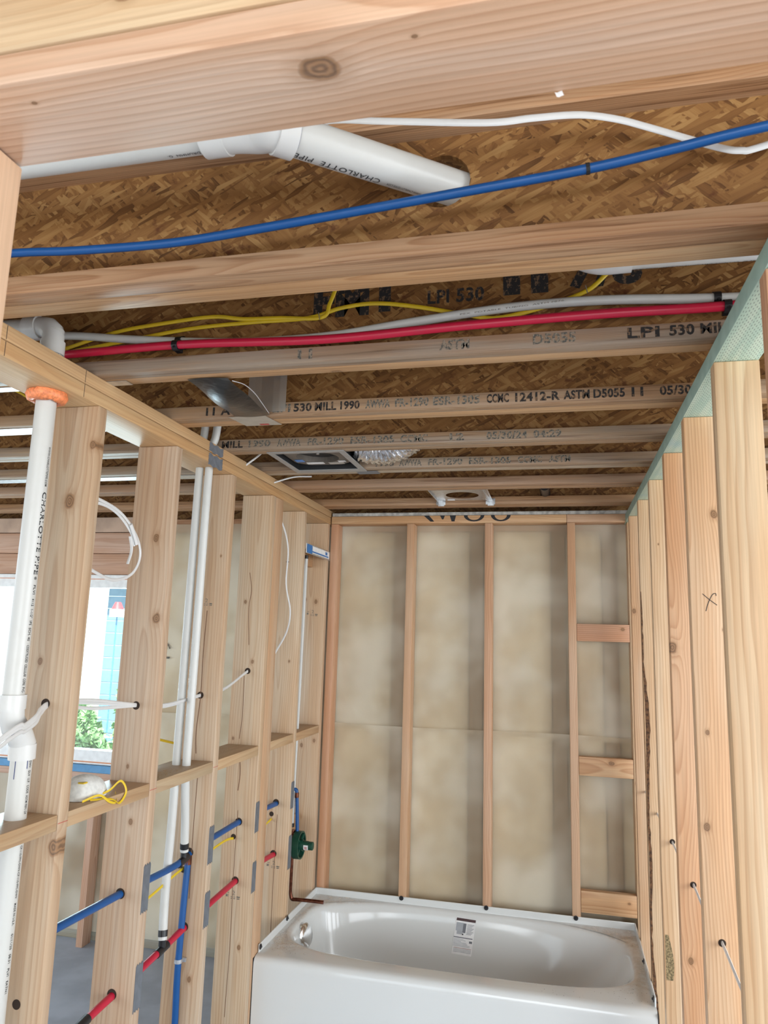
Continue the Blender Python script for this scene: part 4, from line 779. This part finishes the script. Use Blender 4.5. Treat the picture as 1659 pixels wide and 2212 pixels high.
# dust mask on the second block
mk = empty('dust_mask', (-2.6, -75, 48.1)); tag(mk, 'white cup dust mask with yellow straps lying on the left wall block', 'mask')
bm = bmesh.new(); n_ = 20
def mfn(u, v):
    q = 2 * math.pi * u; r = math.sin(v * math.pi / 2); k = 1 + 0.12 * math.cos(2 * q); return (-2.6 + 1.9 * r * math.cos(q), -74.2 + 3.0 * r * k * math.sin(q) - 0.6 * (1 - r), 48.15 + 2.35 * math.cos(v * math.pi / 2) ** 0.8)
sheet(bm, mfn, 28, 12); bmesh.ops.remove_doubles(bm, verts=bm.verts, dist=0.001); link('cup', bm, 'maskmat', mk, smooth='all')
cable('strap', [(-1.2, -75.5, 48.3), (-0.6, -72.8, 48.6), (-0.2, -71.2, 49.4), (0.1, -70.4, 48.2), (0.15, -71.6, 47.2), (0.1, -73.2, 47.9), (-0.6, -76, 48.3)], 0.12, 'yellow', mk, 0.03, n=6); cable('strap', [(-0.8, -77, 48.3), (-0.2, -75, 48.6), (0.1, -73.5, 47.7), (0.1, -72.2, 47.4), (-0.5, -71.6, 48.3)], 0.12, 'yellow', mk, 0.03, n=6)
box('nose_tab', (-2.0, -1.3, -76.3, -75.6, 49.85, 50.0), 'yellow', mk, 0.03)

# ================================================================ OVERHEAD PIPES, TUBES AND CABLES
fp = empty('vent_pipe', (30, -107, 97)); tag(fp, 'white plastic vent pipe above the header, angling into the nearest joist web', 'pipe')
A = Vector((29.6, -106.9, 98.55)); B = Vector((39.6, -98.0, 99.15)); r3 = 1.3
a0 = link('straight_run', tube(bmesh.new(), [(-12, -106.9, 99.0), (27.0, -106.9, 99.0)], 1.16, 28), 'pvc', fp, smooth=True)
d3 = (B - A).normalized()
link('elbow', tube(bmesh.new(), smooth_path([(24.9, -106.9, 99.0), (26.6, -106.9, 98.98), (28.2, -106.75, 98.85), A - d3 * 0.3, A + d3 * 1.0], 5), 1.38, 28), 'pvc_fit', fp, smooth=True)
link('elbow', tube(bmesh.new(), [(24.3, -106.9, 99.0), (26.0, -106.9, 99.0)], 1.5, 28), 'pvc_fit', fp, smooth=True)
link('elbow', tube(bmesh.new(), [A - d3 * 0.2, A + d3 * 1.1], 1.55, 28), 'pvc_fit', fp, smooth=True)
link('angled_run', tube(bmesh.new(), [A + d3 * 0.3, B + d3 * 6], r3, 28), 'pvc', fp, smooth=True)
pipe_text('printed_lettering', 'CHARLOTTE  PIPE', A + d3 * 7.6, A + d3 * 1.15, r3, (0, 0, -1), -0.05, 0.5, MAT['ink'], fp, -1)
pipe_text('printed_lettering', 'WWW.CHARLOTTEPIPE.COM', A + d3 * 11.0, A + d3 * 8.2, r3, (0, 0, -1), -0.05, 0.26, MAT['ink'], fp, -1)
pipe_text('printed_lettering', 'DRUMMN  G.', (24.0, -106.9, 99.0), (21.6, -106.9, 99.0), 1.16, (0, 0, -1), -0.1, 0.25, MAT['ink'], fp, -1)
bm = bmesh.new(); ring_c = A + d3 * 1.12; tube(bm, [ring_c, ring_c + d3 * 0.07], r3 + 0.02, 28); link('marker_line', bm, 'bluepen', fp)
tag(cable('blue_tube', [(-8, -101.4, 95.2), (3.9, -101.4, 95.4), (11, -101.4, 95.0), (19.3, -101.4, 94.8), (27, -101.4, 95.25), (35.2, -101.4, 95.85), (42.5, -101.4, 96.4), (49.4, -101.4, 96.95), (55, -101.4, 97.7), (60.5, -101.4, 98.5), (75, -101.4, 100)], 0.33, 'blue'), 'long blue tube running along the nearest joist near the top of the picture', 'tube')
tag(cable('white_cable', [(20, -103, 102.2), (26.46, -103.00, 101.30), (31.36, -103.00, 101.98), (35.78, -103.00, 101.32), (42.84, -103.00, 100.14), (45.87, -102.40, 100.49), (48.89, -101.60, 100.89), (51.31, -101.00, 100.67), (53.39, -100.60, 100.04), (55.74, -100.20, 99.20), (57.74, -100.00, 98.38), (59.12, -100.00, 97.95), (60.76, -100.00, 98.15), (70, -100, 100.5)], 0.27, 'romex', flat=0.13), 'wavy white cable above the blue tube near the top of the picture', 'cable')
link('clip', tube(bmesh.new(), [(49.3, -101.4, 96.95), (49.55, -101.4, 96.97)], 0.38, 10), 'ink', bpy.data.objects['blue_tube.003'] if 'blue_tube.003' in bpy.data.objects else None)
rt = empty('red_tube', (25, -83.2, 94.5)); tag(rt, 'red tube lying along the top of the second joist flange', 'tube')
cable('tube_run', [(-12, -83.25, 94.7), (-3.9, -83.25, 94.6), (10.3, -83.25, 94.8), (25.2, -83.25, 94.3), (38.8, -83.25, 94.7), (51.3, -83.25, 94.9), (61.2, -83.25, 94.8), (75, -83.25, 95)], 0.44, 'red', rt)
wt = empty('white_tube', (25, -82.3, 95)); tag(wt, 'white tube running just above the red tube on the second joist', 'tube')
cable('tube_run', [(-12, -82.3, 97.4), (-4.5, -82.3, 97.2), (4.5, -82.3, 96.1), (15.2, -82.3, 95.1), (25.0, -82.3, 95.0), (34.3, -82.3, 95.9), (43, -82.3, 96.6), (51.3, -82.3, 96.65), (61.6, -82.3, 96.0), (75, -82.3, 95.6)], 0.44, 'wpex', wt)
flat_text('printed_lettering', 'PEX  POTABLE  TUBING  ASTM F876', (38.5, -82.78, 96.0), (9.5, 0, 0.62), (0, -0.03, 0.13), MAT['faded'], wt)
for par, x, y, z in ((rt, 9.4, -83.25, 94.75), (rt, 61.6, -83.25, 94.8), (wt, 61.0, -82.3, 96.05), (wt, 9.2, -82.3, 95.55)):
    bm = bmesh.new(); tube(bm, [(x - 0.3, y, z), (x + 0.3, y, z)], 0.56, 14); bbox(bm, x - 0.3, x + 0.3, y + 0.3, y + 0.9, z - 0.5, z + 0.75); tube(bm, [(x + 0.05, y - 0.62, z - 0.35), (x + 0.05, y - 0.5, z - 0.35)], 0.13, 8)
    link('pipe_clip', bm, 'black', par)
y1 = empty('yellow_cable', (20, -82, 96)); tag(y1, 'pair of yellow cables stapled along the second joist web', 'cable')
cable('cable_run', [(-6, -82, 95.6), (-4.8, -82, 95.8), (1.3, -82, 97.3), (7, -82, 97.9), (12.6, -82, 98.2), (16, -82, 97.7), (20, -82, 97.5), (24.5, -82, 97.2), (25.3, -82, 98.6), (26, -82, 100.6)], 0.22, 'yellow', y1, 0.14)
cable('cable_run', [(-6, -81.9, 95.3), (-4.8, -81.9, 95.4), (2, -81.9, 96.2), (10, -81.9, 97.1), (17, -81.9, 97.3), (23, -81.9, 97.3), (26.5, -81.9, 98.1), (30, -81.9, 98.3), (34.2, -81.9, 97.6), (39.5, -81.8, 96.3), (42, -81.8, 95.9), (46, -81.8, 96.6), (50, -81.8, 97.9), (52, -81.8, 99.6)], 0.22, 'yellow', y1, 0.14)
for x, z in ((24.3, 97.3), (50.0, 97.9)): bm = bmesh.new(); tube(bm, [(x - .05, -82.2, z + .35), (x + .1, -82.25, z - .4)], 0.05, 6); link('staple', bm, 'galv', y1)
vp = empty('vent_pipe', (56, -86, 97)); tag(vp, 'white plastic pipe behind the nearest joist at the right, with printed lettering', 'pipe')
link('pipe_run', tube(bmesh.new(), [(52, -86, 98.6), (78, -86, 98.3)], 1.0, 24), 'pvc', vp, smooth=True)
link('elbow', tube(bmesh.new(), smooth_path([(53.6, -86, 98.55), (51.0, -86, 98.6), (49.3, -86.2, 99.3), (48.4, -86.6, 100.6)], 5), 1.22, 24), 'pvc_fit', vp, smooth=True)
pipe_text('printed_lettering', 'ASTM F 891-24   SCHEDULE 40   CP-110-FPC-DWV-CP-110-FPC-DWV   MADE IN U', (67.5, -86, 98.45), (53.9, -86, 98.55), 1.0, (0, 0, -1), -0.25, 0.28, MAT['ink'], vp, -1)
tag(cable('white_tube', [(-80, -47.4, 95.6), (-45, -47.4, 95.0), (-38, -47.4, 95.55), (-30, -47.4, 95.9), (-6, -47.4, 96)], 0.5, 'wpex'), 'white tube along the fourth joist in the left room', 'tube')
tag(cable('yellow_cable', [(-24, -74, 97), (-20, -71.5, 95.6), (-19, -69.5, 95.0), (-17, -67.8, 94.2), (-13, -66.8, 93.9)], 0.16, 'yellow'), 'small yellow cable drooping beside the drain pipe top in the left room', 'cable')
tag(cable('white_cable', [(-1, -44, 91.2), (2.0, -44.2, 93.2), (3.2, -45, 94.0)], 0.16, 'romex'), 'short white cable curling over the left plate near the fan', 'cable')
tag(cable('white_cable', [(-1, -33, 91.0), (2.6, -30.5, 92.8), (5.5, -29, 93.2)], 0.14, 'romex'), 'thin white cable over the left plate behind the fan', 'cable')

# dark tape flap between joists, plastic patch
tf = empty('tape_flap', (11, -74, 92.3)); tag(tf, 'loose dark shiny tape flap slung between the second and third joists', 'tape')
def tfn(u, v):
    y = -80.3 + 13.2 * v; return (9.3 + 4.6 * u - 0.7 * v + 0.35 * math.sin(3 * v), y, 92.15 - 0.35 * math.sin(math.pi * v) - 0.55 * math.sin(math.pi * u) * math.sin(math.pi * v) + 0.1 * math.sin(9 * v + 4 * u))
link('flap', sheet(bmesh.new(), tfn, 14, 26), 'darkfoil', tf, smooth='all')
link('raised_edge', tube(bmesh.new(), smooth_path([(14.0, -79.4, 92.1), (14.3, -77, 92.5), (14.2, -74, 92.55), (13.9, -71, 92.3), (13.5, -68, 92.1)], 5), 0.05, 6), plain('pale_tape_edge', (0.55, 0.56, 0.57), 0.35), tf, smooth='all')
pp = empty('plastic_patch', (11, -66, 92.3)); tag(pp, 'gray plastic patch folded round the third joist beside the dark tape', 'patch')
link('web_piece', sheet(bmesh.new(), lambda u, v: (10.3 + 5.0 * u, -67.25 + 0.15 * math.sin(6 * u), 92.5 + 7.2 * v), 6, 6), 'plastic', pp)
link('flange_piece', sheet(bmesh.new(), lambda u, v: (7.6 + 4.9 * u + 0.7 * v, -66.85 + 4.0 * v, 92.24), 4, 4), plain('gray_patch', (0.42, 0.37, 0.30), 0.5), pp)
box('red_print', (10.4, 11.6, -63.6, -63.1, 92.2, 92.22), 'redprint', pp, 0)
tag(link('duct_tape', sheet(bmesh.new(), lambda u, v: (15.5 + 3.6 * u, -36.2 + 2.2 * v, 92.22), 4, 3), 'tapegray'), 'small gray tape piece under the fifth joist behind the fan', 'tape')

# exhaust fan
fan = empty('exhaust_fan', (11.5, -42.8, 92)); tag(fan, 'square ceiling exhaust fan housing open below, between the fourth and fifth joists', 'fan')
FX0, FX1, FY0, FY1, FZ = 5.6, 17.4, -49.6, -36.3, 92.14
bm = bmesh.new()
for b_ in ((FX0, FX1, FY0, FY0 + 0.9, FZ, FZ + .12), (FX0, FX1, FY1 - 1.6, FY1, FZ, FZ + .12), (FX0, FX0 + 0.9, FY0 + .9, FY1 - 1.6, FZ, FZ + .12), (FX1 - 0.9, FX1, FY0 + .9, FY1 - 1.6, FZ, FZ + .12)): bbox(bm, *b_)
link('frame', bm, 'fanframe', fan)
bm = bmesh.new()
for b_ in ((FX0 + .8, FX0 + .9, FY0 + .8, FY1 - 1.7, FZ + .1, 99), (FX1 - .9, FX1 - .8, FY0 + .8, FY1 - 1.7, FZ + .1, 99), (FX0 + .8, FX1 - .8, FY0 + .8, FY0 + .9, FZ + .1, 99), (FX0 + .8, FX1 - .8, FY1 - 1.8, FY1 - 1.7, FZ + .1, 99), (FX0 + .8, FX1 - .8, FY0 + .8, FY1 - 1.7, 99, 99.1)): bbox(bm, *b_)
link('housing', bm, 'fanbox', fan)
pc = Vector((11.4, -43.4, 92.85)); bm = bmesh.new(); nn = 40
def sq(k, e): 
    q = 2 * math.pi * k / nn; c, s_ = math.cos(q), math.sin(q); r = min(4.6 / max(abs(c), 1e-6), 4.9 / max(abs(s_), 1e-6)); r = min(r, 5.4); return pc + Vector((c * r, s_ * r, 0))
O_ = [bm.verts.new(sq(k, 0)) for k in range(nn)]; I_ = [bm.verts.new(pc + Vector((math.cos(2 * math.pi * k / nn) * 3.3, math.sin(2 * math.pi * k / nn) * 3.3, 0))) for k in range(nn)]; L_ = [bm.verts.new(v_.co + Vector((0, 0, 1.2))) for v_ in I_]
for k in range(nn): bm.faces.new((O_[k], O_[(k + 1) % nn], I_[(k + 1) % nn], I_[k])); bm.faces.new((I_[k], I_[(k + 1) % nn], L_[(k + 1) % nn], L_[k]))
link('blower_plate', bm, plain('taupe_metal', (0.16, 0.14, 0.12), 0.5, 0.3), fan)
bm = bmesh.new(); tube(bm, [pc + Vector((0, 0, 0.9)), pc + Vector((0, 0, 1.2))], 3.3, 32); link('blower_wheel', bm, 'black', fan, smooth=True)
bm = bmesh.new(); tube(bm, [pc + Vector((0, 0, 0.5)), pc + Vector((0, 0, 0.9))], [0.25, 0.3], 12); link('shaft_nut', bm, 'galv', fan, smooth=True)
box('white_sticker', (8.6, 11.4, -40.6, -39.6, 92.74, 92.8), 'paper', fan, 0); box('white_sticker', (12.2, 14.6, -40.3, -39.3, 92.74, 92.8), plain('tan_sticker', (0.45, 0.42, 0.38), 0.6), fan, 0); box('white_sticker', (14.0, 15.2, -41.3, -40.5, 92.74, 92.8), 'paper', fan, 0); box('blue_sticker', (7.3, 8.6, -42.4, -41.2, 92.74, 92.8), plain('blue_sticker', (0.10, 0.26, 0.62), 0.5), fan, 0)
pts = smooth_path([(17.3, -42.0, 95.5), (20.2, -41.3, 94.9), (23, -41.6, 95.2), (26.2, -42.8, 96.6), (30, -44.4, 98.6)], 14); rw = random.Random(5)
bm = bmesh.new(); tube(bm, pts, [2.75 + 0.2 * math.sin(i * 2.1) + rw.uniform(-.1, .1) for i in range(len(pts))], 40, False)
for v_ in bm.verts: v_.co += Vector((rw.uniform(-.12, .12), rw.uniform(-.12, .12), rw.uniform(-.12, .12)))
tag(link('flexible_duct', bm, 'foil', smooth='all'), 'crinkled silver foil duct bulging out beside the exhaust fan', 'duct')
# recessed light mounting plate
lf = empty('light_mounting_plate', (29.3, -11, 92.4)); tag(lf, 'galvanised light mounting plate with a round hole between the two rearmost joists', 'plate')
bm = bmesh.new(); c_ = Vector((29.6, -11.5, 92.9)); nn = 40; rim = [bm.verts.new(c_ + Vector((3.1 * math.cos(2 * math.pi * k / nn), 3.1 * math.sin(2 * math.pi * k / nn), 0))) for k in range(nn)]
out_ = []
for k in range(nn):
    q = 2 * math.pi * k / nn; cc, ss = math.cos(q), math.sin(q); r = min(4.9 / max(abs(cc), 1e-6), 5.2 / max(abs(ss), 1e-6)); out_.append(bm.verts.new(c_ + Vector((cc * r, ss * r, 0))))
for k in range(nn): bm.faces.new((rim[k], rim[(k + 1) % nn], out_[(k + 1) % nn], out_[k]))
link('plate', bm, 'galv', lf)
for x in (24.6, 34.4):
    bm = bmesh.new(); bbox(bm, x - .4, x + .4, -19.2, -5.3, 93.0, 93.1); bbox(bm, x - .4, x - .3, -19.2, -5.3, 92.5, 93.1); bbox(bm, x - .9, x + .9, -5.5, -5.3, 92.2, 93.4); bbox(bm, x - .5, x + .7, -5.8, -5.4, 91.9, 92.6); link('hanger_bar', bm, 'galv', lf)
box('small_sticker', (26.2, 27.6, -7.4, -6.8, 92.8, 92.89), 'paper', lf, 0)

tag(link('pipe_stub', tube(bmesh.new(), [(44.9, -12.5, 94.3), (44.9, -1.0, 94.7)], 0.95, 24), 'black', smooth=True), 'short black pipe stub poking through the rearmost joist web', 'pipe')
# ================================================================ OUTSIDE THE WINDOW
nh = empty('neighbour_house', (-150, 190, -4.5)); tag(nh, 'blue-gray sided house seen through the window of the left room', 'house')
for k in range(15): box('siding_board', (-215, -90, 189 - 0.0, 190.2, -4 + 6.2 * k, 2.0 + 6.2 * k), 'siding', nh, 0.25)
box('eave', (-225, -85, 176, 192, 89, 93), 'white', nh, 0.2)
bm = bmesh.new(); vv = [bm.verts.new(p) for p in ((-225, 174, 93), (-85, 174, 93), (-85, 260, 130), (-225, 260, 130))]; bm.faces.new(vv); ret = bmesh.ops.extrude_face_region(bm, geom=list(bm.faces))
for q in ret['geom']:
    if isinstance(q, bmesh.types.BMVert): q.co.z += 3
link('roof', bm, 'roof', nh)
cable('downspout', [(-139, 187, 90), (-140, 187, 60), (-141, 187, 40), (-138, 187, 20), (-138, 187, -4)], 1.2, 'roof', nh)
wh = empty('white_garage', (-230, 150, -4.5)); tag(wh, 'bright white garage wall seen in the left part of the window', 'house')
for k in range(14): box('siding_board', (-420, -172, 149, 150.2, -4 + 8 * k, 4 + 8 * k), 'wwall', wh, 0.25)
box('vent', (-200, -197.5, 148.6, 149, 60, 78), 'membrane', wh, 0.1)
po = empty('porch_post', (-138, 120, -4.5)); tag(po, 'square white porch post standing outside the window', 'post')
box('shaft', (-141.5, -134.5, 117, 123, 4, 100), 'wwall', po, 0.3); box('base', (-143, -133, 115.5, 124.5, -4.5, 5), 'wwall', po, 0.3)
lt = empty('lantern', (-133.3, 128, -4.5)); tag(lt, 'red-topped white lantern on a thin stake beside the porch post', 'lantern')
bm = bmesh.new(); tube(bm, [(-133.3, 128, 77.2), (-133.3, 128, 74.2)], [1.2, 2.6], 16); link('cap', bm, 'redcap', lt, smooth=True)
bm = bmesh.new(); tube(bm, [(-133.3, 128, 74.2), (-133.3, 128, 71)], [3.2, 3.2], 16); link('body', bm, 'wwall', lt, smooth=True)
bm = bmesh.new(); tube(bm, [(-133.3, 128, -4.5), (-133.3, 128, 72)], 0.35, 6); link('rod', bm, 'membrane', lt)
rl = random.Random(11)
def shrub(name, cx, cy, w, d, h, n, lab):
    s_ = empty(name, (cx, cy, -4.5)); tag(s_, lab, 'shrub')
    bm = bmesh.new()
    for _ in range(n):
        t_ = rl.random() ** 0.7; q = rl.uniform(0, 6.28); rr_ = (1 - 0.75 * t_) * rl.uniform(0.5, 1); p = Vector((cx + w * rr_ * math.cos(q), cy + d * rr_ * math.sin(q), -2 + h * t_)); L = rl.uniform(1.0, 2.2)
        e1 = Vector((rl.uniform(-1, 1), rl.uniform(-1, 1), rl.uniform(-.3, 1))).normalized(); e2 = e1.orthogonal().normalized()
        bm.faces.new([bm.verts.new(p + e1 * L * a_ + e2 * L * b_) for a_, b_ in ((-1, 0), (0, .4), (1, 0), (0, -.4))])
    o = link('foliage', bm, 'leaf', s_); o['kind'] = 'stuff'
    link('stem', tube(bmesh.new(), [(cx, cy, -4.5), (cx, cy, h * .6)], [1, .3], 6), 'bark', s_)
shrub('shrub', -112, 72, 34, 14, 43, 5200, 'low leafy green shrub filling the lower part of the window view'); shrub('shrub', -100, 90, 9, 9, 66, 1400, 'pointed green shrub in front of the blue-gray house'); shrub('shrub', -170, 80, 26, 14, 40, 2600, 'leafy green shrub at the left edge of the window view')
